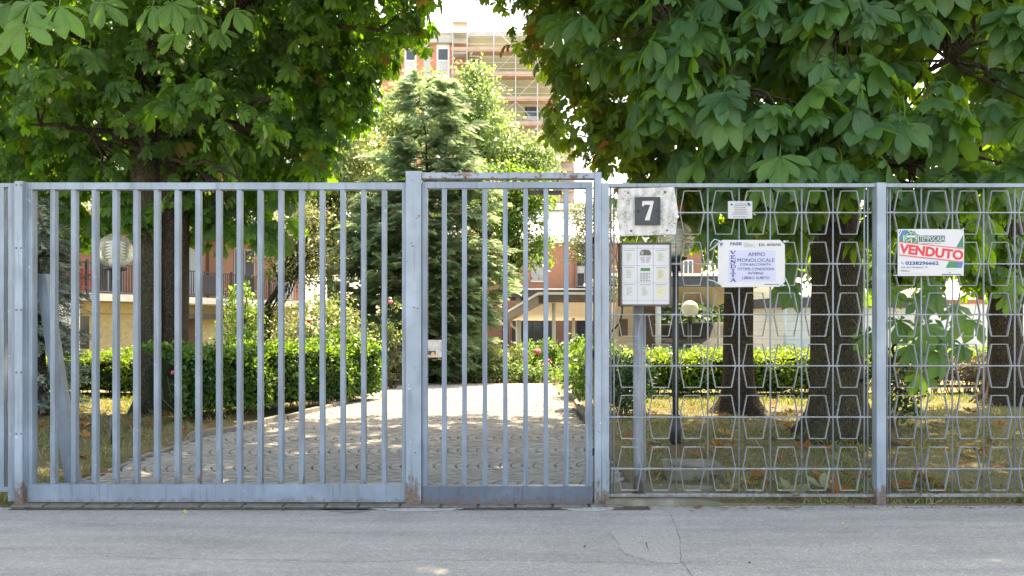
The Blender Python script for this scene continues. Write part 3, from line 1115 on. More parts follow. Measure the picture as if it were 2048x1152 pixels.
def hexagon_mesh(lower_only=False):
    pts = [(-HEXW, 0), (-HEXN, HEXH), (HEXN, HEXH), (HEXW, 0), (HEXN, -HEXH), (-HEXN, -HEXH)]
    th, dp = 0.0044, 0.017
    mb = MB()
    n = 6
    inner = []
    for k in range(n):
        p, a, b = (Vector(pts[i]) for i in (k, (k - 1) % n, (k + 1) % n))
        d1, d2 = (p - a).normalized(), (b - p).normalized()
        n1, n2 = Vector((d1.y, -d1.x)), Vector((d2.y, -d2.x))
        m = (n1 + n2).normalized()
        inner.append(p + m * th / max(0.3, m.dot(n1)))
    seq = list(range(n))
    edges = [(k, (k + 1) % n) for k in seq]
    if lower_only:
        edges = [(3, 4), (4, 5), (5, 0)]
    base = 0
    for k in range(n):
        o, i = pts[k], inner[k]
        mb.v += [(o[0], -dp / 2, o[1]), (i.x, -dp / 2, i.y), (i.x, dp / 2, i.y), (o[0], dp / 2, o[1])]
    for a, b in edges:
        for q in range(4):
            r_ = (q + 1) % 4
            mb.f.append((a * 4 + q, b * 4 + q, b * 4 + r_, a * 4 + r_))
    me = mb.mesh('hexagon', 'rail_paint')
    return me


HEX_FULL, HEX_LOW = hexagon_mesh(), hexagon_mesh(True)
ROWS = [424, 527, 629, 732, 835, 939]
FY = 5.03
zTop, zBot = fz(373), fz(993)
up_mesh = MB().tube([(0, 0, zBot), (0, 0, zTop)], 0.0056, 8).mesh('upright', 'rail_paint', True)
up_low = MB().tube([(0, 0, zBot), (0, 0, fz(629))], 0.0056, 8).mesh('upright', 'rail_paint', True)


def fence_panel(label, xa, xb, ups, edge_ups, cut, posts):
    t = thing('ornamental_fence', label, 'fence', (fx((xa + xb) / 2), FY, 0), 'ornamental steel fence panels')
    MB().box(fx(xa), fx(xb), 5.005, 5.05, fz(373.5), fz(366.5)).build('top_rail', 'gate_paint', t)
    MB().box(fx(xa), fx(xb), 5.015, 5.045, fz(995), fz(990)).build('bottom_rail', 'rail_paint', t)
    for x in ups + edge_ups:
        low = cut and x in (1291.5,)
        link('upright', up_low if low else up_mesh, t, (fx(x), FY, 0))
    cols = [(ups[i] + ups[i + 1]) / 2 for i in range(len(ups) - 1)]
    left, right = min(ups + edge_ups), max(ups + edge_ups)
    for r_, y in enumerate(ROWS):
        l = left
        if cut and r_ < 2:
            l = 1354.3
        mb = MB().box(fx(l), fx(right), FY - .006, FY + .006, fz(y + 1.1), fz(y - 1.1))
        for x in ups:
            if x >= l - 1:
                mb.box(fx(x) - .046, fx(x) + .046, FY - .0075, FY + .0075, fz(y + 1.6), fz(y - 1.6))
        mb.build('crossbar', 'rail_paint', t)
        for c in cols:
            if cut and c < 1350:
                if r_ < 2:
                    continue
                link('hexagon', HEX_LOW if r_ == 2 else HEX_FULL, t, (fx(c), FY, fz(y)))
            else:
                link('hexagon', HEX_FULL, t, (fx(c), FY, fz(y)))
    for (x0, x1, y0, y1) in posts:
        MB().box(fx(x0), fx(x1), 4.992, 5.06, fz(y1), fz(y0)).build('post', 'post_paint', t)
    return t


U1 = [1229.0 + 62.95 * k for k in range(9)]
U1[1] = 1291.5
U1[2] = 1354.3
fence_panel('grey-blue ornamental hexagon fence panel carrying the house number and sale notice', 1203, 1752, U1, [1222.5, 1739.5], True, [(1203, 1218, 366, 1012)])
U2 = [1784.5 + 62.7 * k for k in range(16)]
fence_panel('grey-blue ornamental hexagon fence panel carrying the red-lettered banner', 1771.5, 2732, U2, [1779], False, [(1752.5, 1771, 365.5, 1013)])

# ================================================================ SIGNS AND INTERCOM
# ---- house number
t = thing('house_number_sign', 'stained white marble plaque with the number 7 on a dark tile', 'house number', (fx(1292), 4.98, fz(472)))
outline = [(1240.5, 473.5), (1232, 420), (1236, 379), (1346, 376), (1354, 425), (1349, 470)]
pts = [(fx(x), fz(y)) for x, y in outline]
pts = pts[::-1] if sum((pts[i][0] - pts[i - 1][0]) * (pts[i][1] + pts[i - 1][1]) for i in range(len(pts))) > 0 else pts
MB().prism(pts, 4.965, 4.985).build('marble_plaque', 'stained_marble', t)
tile = MB().box(fx(1268), fx(1318), 4.955, 4.9645, fz(452), fz(396.5)).build('number_tile', 'slate_tile', t)
for (x0, x1, y0, y1) in ((1268, 1271, 396.5, 452), (1315, 1318, 396.5, 452), (1271.1, 1314.9, 396.5, 399), (1271.1, 1314.9, 449.4, 452)):
    MB().box(fx(x0), fx(x1), 4.950, 4.9548, fz(y1), fz(y0)).build('tile_rim', 'slate_tile', tile)
seven = [(1282.5, 404.5), (1304.5, 404), (1304.2, 408.5), (1296.5, 442.5), (1288.2, 442.7), (1287.3, 440.5), (1298, 412), (1286.5, 411.5), (1285, 414.5), (1281.5, 414.2)]
pts = [(fx(x), fz(y)) for x, y in seven]
pts = pts[::-1]
MB().prism(pts, 4.9525, 4.9548).build('numeral', 'white_plastic', tile)
for x, y, m in ((1255, 387, 'bolt_grey'), (1328, 386, 'rust'), (1260.5, 463, 'rust'), (1332, 462, 'bolt_grey'), (1275, 423.5, 'slate_tile'), (1311.5, 423.5, 'slate_tile')):
    MB().lathe([(0.0085, 0), (0.0075, 0.004), (0.003, 0.006)], 0, 0, 10).build('screw', m, t).data.transform(Matrix.Translation((fx(x), 4.965 if x not in (1275, 1311.5) else 4.9545, fz(y))) @ Matrix.Rotation(R(90), 4, 'X'))

# ---- intercom
t = thing('intercom_panel', 'white intercom panel with name cards and keypad in a brown case on a grey pole', 'intercom', (fx(1277), 5.2, 0))
X0, X1, Z0, Z1 = fx(1240), fx(1341), fz(612.5), fz(485.5)
case = MB().box(X0, X1, 4.985, 5.10, Z0, Z1).build('case', 'case_brown', t)
fr = 0.010
FYY = 4.972
for (a, b, c, d) in ((X0, X1, Z1 - fr, Z1), (X0, X1, Z0, Z0 + fr), (X0, X0 + fr, Z0 + fr, Z1 - fr), (X1 - fr, X1, Z0 + fr, Z1 - fr)):
    MB().box(a, b, FYY, 4.9848, c, d).build('rim', 'case_brown', case)
fa = MB().box(fx(1243.3), fx(1337.7), 4.979, 4.9846, fz(608.8), fz(490)).build('face', 'panel_face', t)


def zx(x):   # zoom picture of the panel -> photograph pixel
    return 1230 + x / 7.942


def zy(y):
    return 475 + y / 7.942


def flat(name, mat, par, x0, x1, y0, y1, d=0.001, base=4.979):
    return MB().box(fx(zx(x0)), fx(zx(x1)), base - d, base - 0.0002, fz(zy(y1)), fz(zy(y0))).build(name, mat, par)


for x in (345, 598):
    flat('seam', 'panel_line', fa, x - 3, x + 3, 122, 1055)
for y in (178, 448, 724, 1004):
    flat('seam', 'panel_line', fa, 102, 842, y - 2.5, y + 2.5, 0.0008)
cards = [(148, 298, 226, 400, 'card_white'), (648, 798, 226, 400, 'card_white'), (148, 298, 496, 678, 'card_white'), (648, 798, 500, 678, 'card_cream'),
         (148, 298, 772, 958, 'card_white'), (398, 548, 772, 958, 'card_white'), (648, 798, 772, 958, 'card_cream')]
for i, (x0, x1, y0, y1, m) in enumerate(cards):
    c = flat('name_card', m, fa, x0, x1, y0, y1, 0.0014)
    flat('card_holder', 'panel_line', fa, x0 - 6, x1 + 6, y0 - 24, y0 - 14, 0.002)
    r = random.Random(i)
    for k in range(10 if i < 6 else 3):
        yk = y0 + 22 + k * (13.5 if i < 6 else 40)
        if yk > y1 - 18:
            break
        MB().box(fx(zx(x0 + 20 + r.uniform(0, 8))), fx(zx(x1 - 20 - r.uniform(0, 60))), 4.9772, 4.9775, fz(zy(yk + 4)), fz(zy(yk))).build('name_line', 'ink_grey', c)
hood = [(388, 286), (392, 240), (410, 206), (470, 196), (535, 206), (555, 240), (560, 286)]
pts = [(fx(zx(x)), fz(zy(y))) for x, y in hood]
MB().prism(pts[::-1], 4.974, 4.9788).build('camera_window', 'dark_glass', t)
flat('camera_reflection', 'key_grey', fa, 405, 440, 225, 275, 0.0065)
for k in range(6):
    y = 314 + k * 16.5
    ins = 1.6 * k * (1 if k > 2 else .3)
    flat('speaker_slot', 'panel_line', fa, 388 + ins * 3, 466, y, y + 8)
    flat('speaker_slot', 'panel_line', fa, 484, 558 - ins * 3, y, y + 8)
flat('display', 'lcd_green', fa, 398, 549, 487, 536, 0.0015)
for r_ in range(4):
    for c_ in range(3):
        cx, cy = 409 + 43 * c_, 577 + 37 * r_
        MB().tube([(fx(zx(cx)), 4.9788, fz(zy(cy))), (fx(zx(cx)), 4.976, fz(zy(cy)))], 0.0068, 10).build('key', 'key_grey', fa)
for cy in (580, 634, 690):
    flat('call_button', 'key_grey', fa, 524, 553, cy - 12, cy + 10, 0.003)
pole = MB().tube([(fx(1277.5) * 1.03, 5.165, -0.02), (fx(1277.5) * 1.03, 5.165, fz(606))], 0.036, 20).build('pole', 'pole_paint', t, True)
MB().tube([(fx(1247), 5.06, fz(611)), (fx(1247), 5.06, fz(625)), (fx(1245), 5.10, fz(642)), (fx(1238), 5.15, fz(655)), (fx(1226), 5.2, fz(668))], 0.006, 8).build('cable', 'dark_steel', t, True)

# ---- sale notice
t = thing('sale_notice', 'white sale notice with clipped corners and blue serif lettering tied to the fence', 'sign', (fx(1503), 4.99, fz(577)))
BY = 5.006
z2x = lambda x: 1420 + x / 5.483
z2y = lambda y: 390 + y / 5.483
board = [(135, 1012), (88, 955), (88, 535), (135, 492), (770, 492), (822, 545), (824, 950), (765, 1005)]
pts = [(fx(z2x(x)), fz(z2y(y))) for x, y in board]
bd = MB().prism(pts[::-1], BY - .004, BY).build('board', 'sign_white', t)
TY = BY - .0046
MB().box(fx(z2x(205)), fx(z2x(720)), TY - .0001, TY + .0004, fz(z2y(950)), fz(z2y(605))).build('text_field', 'sign_lilac', bd)
SERIF_W = 0.0


def serif_text(body, cx, cy, h, width, mat, bold=0.0):
    """capital line fitted to a width in zoom pixels, with slab serifs given by a slight emboldening"""
    hh = h / 5.483 / 300
    o = text('lettering', body, hh * 1.40, 0, 0, 0, mat, bd, bold=bold)
    me = o.data
    xs_ = [v.co.x for v in me.vertices]
    w = max(xs_) - min(xs_)
    zs_ = [v.co.z for v in me.vertices]
    hgt = max(zs_) - min(zs_)
    me.transform(Matrix.Translation((fx(z2x(cx)), TY - .0006, fz(z2y(cy)))) @ Matrix.Diagonal((width / 5.483 / 300 / w, 1, hh / hgt, 1)) @ Matrix.Translation((-(max(xs_) + min(xs_)) / 2, 0, -(max(zs_) + min(zs_)) / 2)))
    return o


serif_text('FASSI', 285, 535, 34, 122, 'ink_mid_blue', 0.0008)
serif_text('F', 130, 543, 36, 30, 'ink_mid_blue', 0.0008)
serif_text('02. 48705782', 670, 545, 28, 220, 'ink_grey', .0006)
MB().prism([(fx(z2x(x)), fz(z2y(y))) for x, y in [(552, 527), (540, 530), (537, 546), (541, 561), (553, 565), (553, 555), (547, 552), (546, 540), (553, 537)]], TY - .001, TY).build('phone_icon', 'ink_mid_blue', bd)
serif_text('AMPIO', 512, 650, 42, 186, 'ink_blue')
serif_text('MONOLOCALE', 504, 714, 40, 404, 'ink_blue')
serif_text('CON BALCONATA', 500, 761, 27, 336, 'ink_blue')
serif_text('OTTIME CONDIZIONI', 502, 811, 30, 398, 'ink_blue')
serif_text('INTERNE', 502, 857, 28, 168, 'ink_blue')
serif_text('LIBERO SUBITO', 503, 908, 30, 298, 'ink_blue')
for k, (y, x1) in enumerate(((526, 425), (540, 500), (553, 470), (566, 508))):
    MB().box(fx(z2x(370)), fx(z2x(x1)), TY - .0008, TY, fz(z2y(y + 3)), fz(z2y(y))).build('fine_print', 'ink_grey', bd)
MB().box(fx(z2x(598)), fx(z2x(760)), TY - .0008, TY, fz(z2y(983)), fz(z2y(977))).build('fine_print', 'ink_blue', bd)
# VENDITA set vertically in slab-serif capitals
GLY = {
    'V': [((0, 0, .36, 1), 'd1')],
}


def strokes(name, segs, ox, oz, w, h):
    mb = MB()
    for (x0, z0, x1, z1, th) in segs:
        a, b = Vector((ox + x0 * w, oz + z0 * h)), Vector((ox + x1 * w, oz + z1 * h))
        d = (b - a).normalized()
        n = Vector((-d.y, d.x)) * th * h / 2
        y0 = TY - .0012 - .00002 * len(mb.v)
        q = [a + n, a - n, b - n, b + n]
        i = len(mb.v)
        mb.v += [(p.x, y0, p.y) for p in q]
        mb.f.append((i, i + 1, i + 2, i + 3))
    mb.build('lettering', 'ink_blue', bd)


S, T = .14, .34   # thin, thick strokes
VS = {
    'V': [(.18, .95, .52, .05, T), (.86, .95, .52, .05, S), (0, .95, .36, .95, S), (.68, .95, 1, .95, S)],
    'E': [(.28, 0, .28, 1, T), (.05, .95, .9, .95, S), (.05, .05, .92, .05, S), (.28, .5, .66, .5, S), (.86, .95, .86, .72, S), (.9, .05, .9, .3, S), (.66, .4, .66, .62, S)],
    'N': [(.18, 0, .18, 1, S), (.84, 0, .84, 1, S), (.16, .95, .84, .05, T), (.0, .05, .34, .05, S), (.66, .95, 1, .95, S), (0, .95, .24, .95, S)],
    'D': [(.26, 0, .26, 1, T), (.05, .95, .6, .95, S), (.05, .05, .6, .05, S), (.6, .95, .86, .72, .16), (.86, .74, .86, .26, .26), (.86, .28, .6, .05, .16)],
    'I': [(.5, 0, .5, 1, T), (.24, .95, .76, .95, S), (.24, .05, .76, .05, S)],
    'T': [(.5, 0, .5, 1, T), (.05, .95, .95, .95, S), (.28, .05, .72, .05, S), (.07, .95, .07, .7, S), (.93, .95, .93, .7, S)],
    'A': [(.5, .98, .84, .05, T), (.5, .98, .14, .05, S), (.27, .36, .7, .36, S), (0, .05, .3, .05, S), (.66, .05, 1, .05, S)],
}
yy = [612, 662, 711, 762, 812, 860, 911]
hh = [38, 36, 40, 40, 38, 38, 40]
for ch, y, h in zip('VENDITA', yy, hh):
    strokes(ch, VS[ch], fx(z2x(220)), fz(z2y(y + h)), 66 / 5.483 / 300, h / 5.483 / 300)
# cord ties at the corners
for pts_ in ([(110, 505), (75, 492), (48, 485), (20, 515), (0, 560)], [(100, 515), (60, 560), (20, 590), (-6, 610)],
             [(800, 505), (830, 512), (850, 500), (858, 512)], [(110, 985), (75, 962), (30, 940), (-14, 930)], [(820, 905), (850, 960), (870, 1020), (880, 1090)], [(780, 1000), (805, 985), (828, 992)]):
    MB().tube([(fx(z2x(x)), BY - .008 + .004 * (k % 2), fz(z2y(y))) for k, (x, y) in enumerate(pts_)], 0.0034, 6).build('cord', 'tie_white', t, True)
for x, y in ((105, 515), (85, 968), (815, 512), (800, 990)):
    MB().lathe([(0.003, -.008), (.008, -.004), (.009, .002), (.004, .008)], fx(z2x(x)), BY - .008, 8).build('knot', 'tie_white', t, True).data.transform(Matrix.Translation((0, 0, fz(z2y(y)))))
MB().tube([(fx(z2x(878)), BY - .006, fz(z2y(1095))), (fx(z2x(890)), BY - .006, fz(z2y(1125)))], [.004, .008], 6).build('cord_tip', 'bolt_grey', t)

# ---- small notice plate
t = thing('notice_plate', 'small white metal notice plate with fine print wired to the fence', 'sign', (fx(1480), 5.0, fz(437)))
pl = MB().box(fx(1456.5), fx(1505), 5.004, 5.010, fz(437), fz(402)).build('plate', 'plate_grey', t)
for (x0, x1, y) in ((1470, 1494, 407.5), (1468, 1496, 410.5), (1468, 1493, 415), (1469, 1493, 418.5), (1469, 1495, 421.8), (1467, 1494, 425), (1464, 1497, 428), (1467, 1494, 433)):
    MB().box(fx(x0), fx(x1), 5.0032, 5.0039, fz(y + .7), fz(y - .4)).build('fine_print', 'ink_grey', pl)
for x, y, w in ((1463.5, 409, 2.2), (1497.5, 407.5, 2.3)):
    MB().tube([(fx(x), 5.0039, fz(y)), (fx(x), 5.003, fz(y))], w / 300, 10).build('emblem', 'ink_blue', pl)
MB().box(fx(1497.5), fx(1501.5), 5.0031, 5.0039, fz(411.5), fz(408.5)).build('emblem', 'ink_blue', pl)

# ---- sold banner
t = thing('sold_banner', 'white plastic banner with big red slanting letters, green and blue corners', 'banner', (fx(1862), 4.995, fz(552)))
BX = lambda x: fx(1780 + x / 10.475)
BZ = lambda y: fz(450 + y / 10.475)
Y0 = 5.0
me_pts = [(158, 1068), (160, 88), (700, 84), (1540, 92), (1552, 300), (1548, 700), (1536, 1062), (800, 1066)]
bn = MB().prism([(BX(x), BZ(y)) for x, y in me_pts][::-1], Y0 - .002, Y0).build('sheet', 'sign_white', t)


def print_poly(name, mat, pts, layer, par=None):
    p = [(BX(x), BZ(y)) for x, y in pts]
    area = sum(p[i][0] * p[(i + 1) % len(p)][1] - p[(i + 1) % len(p)][0] * p[i][1] for i in range(len(p)))
    if area < 0:
        p = p[::-1]
    y1 = Y0 - .0022 - .0004 * layer
    return MB().prism(p, y1 - .00035, y1).build(name, mat, par or bn)


print_poly('green_corner', 'ink_green', [(1528, 205), (1534, 480), (1385, 470)], 0)
print_poly('green_corner', 'ink_green', [(1232, 762), (1524, 790), (1500, 898), (1160, 898)], 0)
print_poly('blue_corner', 'ink_azure', [(1430, 782), (1526, 790), (1500, 898), (1400, 898)], 1)
print_poly('blue_corner', 'ink_azure', [(188, 240), (262, 108), (388, 106), (330, 200), (230, 215), (230, 345), (188, 340)], 0)
print_poly('green_corner', 'ink_teal', [(185, 160), (212, 108), (236, 108), (185, 205)], 0)
print_poly('bottom_strip', 'ink_teal', [(1075, 1046), (1090, 1026), (1480, 1028), (1470, 1046)], 0)
print_poly('bottom_strip', 'ink_azure', [(1250, 1046), (1260, 1027), (1425, 1028), (1420, 1046)], 1)
print_poly('inset_box', 'white_plastic', [(1218, 900), (1480, 902), (1478, 1024), (1216, 1024)], 1)
print_poly('inset_mark', 'ink_red', [(1230, 990), (1268, 992), (1266, 1010), (1232, 1010)], 2)
# clock emblem
def ring(cx, cy, r0, r1, a0=0, a1=360, n=28):
    mb_ = MB()
    return None


def disc_pts(cx, cy, r, a0=0, a1=360, n=26):
    return [(cx + r * math.cos(R(a0 + (a1 - a0) * k / n)), cy + r * math.sin(R(a0 + (a1 - a0) * k / n))) for k in range(n + (0 if a1 - a0 == 360 else 1))]


print_poly('emblem_body', 'ink_green', [(222, 210), (270, 205), (320, 190), (350, 150), (435, 128), (520, 150), (552, 190), (600, 205), (612, 230), (612, 350), (590, 372), (520, 380), (400, 372), (300, 360), (222, 346)], 1)
print_poly('emblem_rim', 'white_plastic', disc_pts(438, 275, 124), 2)
print_poly('emblem_face', 'ink_green', disc_pts(438, 275, 112), 3)
print_poly('emblem_bar', 'white_plastic', [(345, 222), (532, 222), (532, 262), (345, 262)], 4)
print_poly('emblem_mark', 'white_plastic', disc_pts(436, 190, 13, n=10), 4)
print_poly('emblem_mark', 'white_plastic', [(330, 276), (356, 276), (356, 290), (330, 290)], 4)
print_poly('emblem_mark', 'white_plastic', [(516, 276), (542, 276), (542, 290), (516, 290)], 4)
print_poly('clock_hand', 'white_plastic', [(430, 285), (452, 280), (452, 372), (430, 368)], 4)
print_poly('clock_hand', 'white_plastic', [(356, 330), (440, 278), (446, 292), (372, 340)], 4)
print_poly('emblem_stripe', 'white_plastic', [(272, 212), (296, 212), (296, 350), (272, 348)], 4)
print_poly('emblem_stripe', 'white_plastic', [(575, 212), (594, 212), (594, 355), (575, 355)], 4)
for cx, cy in ((380, 158), (435, 135), (500, 150)):
    print_poly('emblem_knob', 'ink_teal', disc_pts(cx, cy, 20, n=10), 2)
print_poly('name_strip', 'ink_teal', [(605, 222), (1142, 222), (1142, 352), (600, 352)], 2)


def banner_text(body, x0, x1, cy, h, mat, layer, bold=0.0, rot=0.0, shear=0.0):
    o = text('lettering', body, h / 10.475 / 300 * 1.4, 0, 0, 0, mat, bn, bold=bold, shear=shear)
    me = o.data
    a = np.array([v.co for v in me.vertices])
    lo, hi = a.min(0), a.max(0)
    W, Hh = (x1 - x0) / 10.475 / 300, h / 10.475 / 300
    y1 = Y0 - .0026 - .0004 * layer
    me.transform(Matrix.Translation(((BX(x0) + BX(x1)) / 2, y1, BZ(cy))) @ Matrix.Rotation(rot, 4, 'Y') @ Matrix.Diagonal((W / (hi[0] - lo[0]), 0.35, Hh / (hi[2] - lo[2]), 1)) @ Matrix.Translation((-(lo[0] + hi[0]) / 2, 0, -(lo[2] + hi[2]) / 2)))
    return o


banner_text('TEMPOCASA', 612, 1130, 286, 102, 'white_plastic', 4, 0.0003, 0, 0.1)
banner_text('FRANCHISING NETWORK', 680, 1062, 386, 16, 'ink_grey', 2)
ang = math.atan2(150, 1340)
print_poly('red_rule', 'ink_red', [(182, 344), (1530, 492), (1530, 508), (182, 361)], 6)
print_poly('red_rule', 'ink_red', [(188, 620), (1526, 768), (1526, 784), (188, 636)], 6)
print_poly('letter_band', 'sign_white', [(182, 362), (1530, 509), (1526, 767), (188, 619)], 5)
banner_text('VENDUTO', 186, 1532, 565, 210, 'ink_red', 7, 0.0040, ang)
banner_text('0238296662', 318, 1016, 800, 78, 'ink_mid_blue', 1, 0.0011)
print_poly('phone_icon', 'ink_mid_blue', [(232, 772), (250, 768), (256, 790), (248, 798), (262, 812), (276, 806), (288, 818), (274, 826), (250, 818), (236, 796)], 1)
banner_text('Viale San Gimignano, 10', 222, 782, 890, 50, 'ink_grey', 1)
banner_text('Milano', 222, 410, 958, 38, 'ink_grey', 1)
MB().box(BX(222), BX(710), Y0 - .0027, Y0 - .0023, BZ(1022), BZ(1018)).build('fine_print', 'ink_grey', bn)
for (xa, ya, xb, yb) in ((165, 120, 128, 128), (1500, 105, 1560, 66), (190, 1050, 74, 1056), (1470, 1052, 1545, 1056)):
    MB().tube([(BX(xa), Y0 - .004, BZ(ya)), (BX(xb), Y0 + .004, BZ(yb))], 0.0028, 6).build('cable_tie', 'tie_white', t)
for (x, y) in ((182, 118), (1490, 122), (192, 1036), (1480, 1036)):
    MB().tube([(BX(x), Y0 - .0024, BZ(y)), (BX(x), Y0 - .0034, BZ(y))], 0.0024, 8).build('eyelet', 'bolt_grey', t)

# ================================================================ GARDEN LAMPS
def garden_lamp(label, x, Y, z_globe, r, pole_r, milky=False):
    z0 = ground_z(Y)
    t = thing('garden_lamp', label, 'lamp', (x, Y, z0), 'globe lamps in the garden')
    MB().tube([(x, Y, z0), (x, Y, z_globe - r * 1.25)], pole_r, 14).build('pole', 'dark_steel', t, True)
    MB().tube([(x, Y, z0), (x, Y, z0 + 0.30)], pole_r * 1.75, 14).build('pole_base', 'dark_steel', t, True)
    MB().lathe([(pole_r * 1.7, z_globe - r * 1.65), (pole_r * 1.7, z_globe - r * 1.12), (r * .58, z_globe - r * 1.06), (r * .62, z_globe - r * .93), (r * .3, z_globe - r * .93)], x, Y, 20).build('collar', 'dark_steel', t, True)
    prof = [(r * math.sin(R(a)), z_globe - r * math.cos(R(a))) for a in range(22, 181, 8)] + [(0.002, z_globe + r)]
    MB().lathe(prof, x, Y, 36).build('globe', 'globe_milky' if milky else 'globe_clear', t, True)
    lo = None
    lo = MB().lathe([(r * .28, z_globe - r * .92), (r * .36, z_globe - r * .72), (r * .34, z_globe - r * .48), (r * .34, z_globe + r * .55)], x, Y, 20).build('lamp_holder', 'lamp_white', t, True)
    for k in range(6):
        z = z_globe - r * .38 + k * r * .17
        MB().lathe([(r * .30, z + r * .12), (r * .5, z + r * .03), (r * .5, z - r * .03), (r * .28, z + r * .05)], x, Y, 24).build('louvre_ring', 'lamp_white', lo, True)
    return t


p = at(231, 503, 7.45)
garden_lamp('clear globe lamp with white louvres on a black pole behind the sliding gate', p.x, 7.45, p.z, 0.174, 0.026)
p = at(1351, 480, 7.45)
garden_lamp('clear globe lamp with white louvres on a black pole behind the intercom', p.x, 7.45, p.z, 0.188, 0.031)
p = at(1371, 618, 13.6)
garden_lamp('small milky globe lamp standing behind the right hedge', p.x + .08, 13.6, p.z, 0.155, 0.028, True)
p = at(490, 612, 13.4)
garden_lamp('small milky globe lamp half hidden by the climbing shrub', p.x, 13.4, p.z, 0.155, 0.028, True)

# ================================================================ BUILDINGS
class Wall:
    """a wall frame: u along it, n out of it (towards the viewer's side), z up"""

    def __init__(s, p0, p1):
        s.o = Vector((*p0, 0))
        s.d = (Vector((*p1, 0)) - s.o).normalized()
        s.n = Vector((s.d.y, -s.d.x, 0))
        s.L = (Vector((*p1, 0)) - s.o).length

    def P(s, u, n, z):
        return s.o + s.d * u + s.n * n + Vector((0, 0, z))

    def box(s, mb, u0, u1, n0, n1, z0, z1):
        """n0 = outer face, n1 = inner face (n0 > n1)"""
        mb.hexa([s.P(u0, n0, z0), s.P(u1, n0, z0), s.P(u1, n1, z0), s.P(u0, n1, z0), s.P(u0, n0, z1), s.P(u1, n0, z1), s.P(u1, n1, z1), s.P(u0, n1, z1)])
        return mb


def window(w, par, u0, u1, z0, z1, n=0.0, frame='window_frame', pane='window_pane', blind=0.0, bars=1):
    f = w.box(MB(), u0, u1, n + .03, n - .05, z0, z1).build('window', frame, par)
    fw = 0.06
    k = bars + 1
    for i in range(k):
        a = u0 + fw + (u1 - u0 - fw) * i / k
        b = u0 + (u1 - u0 - fw) * (i + 1) / k
        zz = z1 - fw - (z1 - z0) * blind
        w.box(MB(), a, b, n + .034, n + .03, z0 + fw, zz).build('pane', pane, f)
        if blind:
            w.box(MB(), a, b, n + .038, n + .03, zz, z1 - fw).build('blind', 'blind_light', f)
    return f


# ---- left apartment block, receding along the garden
W = Wall((-15.2, 21.9), (-9.3, 37.0))
t = thing('apartment_building', 'red brick apartment block with barred balcony and yellow ground floor, behind the left tree', 'building', (-12.5, 28, -.36))
brick_obj(W.box(MB(), 0, W.L, -1.1, -9, 2.2, 13.5), 'brick_wall', 'brick_red', t)
W.box(MB(), 0.02, W.L, -1.05, -8.9, -.5, 1.95).build('ground_floor_wall', 'plaster_yellow', t)
W.box(MB(), 0.02, W.L, -0.9, -1.04, 1.55, 1.93).build('string_course', 'plaster_yellow', t)
sl = W.box(MB(), 1.2, W.L, 0, -1.09, 1.955, 2.2).build('balcony_slab', 'slab_white', t)
for u0, u1 in ((2.8, 3.5), (6.2, 7.0), (9.6, 10.2)):
    brick_obj(W.box(MB(), u0, u1, -.95, -1.099, 2.21, 13.4), 'pilaster', 'brick_brown', t)
# railing of the balcony
rl = W.box(MB(), 1.25, W.L, -.02, -.06, 3.19, 3.23).build('balcony_railing', 'dark_steel', t)
W.box(MB(), 1.25, W.L, -.02, -.06, 2.28, 2.31).build('lower_rail', 'dark_steel', rl)
bar = W.box(MB(), -.011, .011, -.03, -.052, 2.31, 3.19)
bme = MB()
bme.v = [tuple(Vector(v) - W.o) for v in bar.v]
bme.f = bar.f
bme = bme.mesh('baluster', 'dark_steel')
nbar = 0
u = 1.3
while u < W.L - .1:
    if not (2.2 < u < 2.95):
        link('baluster', bme, rl, W.o + W.d * u)
    u += 0.115 if u > 3 else 0.3
for u in (3.1, 5.1, 7.4, 9.8, 12.2, 14.5):
    W.box(MB(), u, u + .07, .04, -.02, 1.98, 3.3).build('rail_post', 'dark_steel', rl)
# wrought ornaments in the first bay
for u in (2.35, 2.65):
    pts_ = [W.P(u + .06 * math.sin(k * 1.1), -.04, 2.3 + k * .11) for k in range(9)]
    MB().tube(pts_, .012, 5).build('ornament', 'dark_steel', rl, True)
for fl in range(4):
    zf = 2.25 + fl * 2.95
    for i, u in enumerate((1.6, 4.2, 7.9, 11.2, 14.0)):
        if fl == 0:
            window(W, t, u, u + 1.3, zf + .05, zf + 2.25, -1.09, 'shutter_grey', 'window_pane' if i % 2 else 'shutter_grey', 0.0, 1)
        else:
            window(W, t, u, u + 1.3, zf + .75, zf + 2.2, -1.09, 'window_frame', 'window_pane', 0.35, 1)
    if fl:
        W.box(MB(), 1.0, W.L, 0, -1.095, zf - .25, zf - .02).build('balcony_slab', 'slab_white', t)
        W.box(MB(), 1.0, W.L, -.0, -.05, zf + .0, zf + .95).build('parapet_panel', 'plaster_white', t)
W.box(MB(), -.1, W.L, .1, -9.1, 13.55, 14.1).build('cornice', 'slab_white', t)
# ground floor openings
window(W, t, 3.5, 4.1, .25, 1.5, -1.04, 'plaster_yellow', 'window_pane', 0, 0)
dd = W.box(MB(), 8.0, 9.1, -1.0, -1.06, -.36, 1.35).build('door', 'wood_dark', t)
W.box(MB(), 7.4, 10.2, -.3, -1.03, 1.36, 1.56).build('door_canopy', 'case_brown', t)
window(W, t, 11.4, 12.4, .2, 1.4, -1.04, 'plaster_yellow', 'window_pane', 0, 1)
W.box(MB(), 1.7, 2.75, .15, -1.2, -.4, 1.85).build('side_wing', 'plaster_white', t)
W.box(MB(), 2.30, 2.38, .24, .152, -.4, 1.9).build('downpipe', 'column_grey', t)
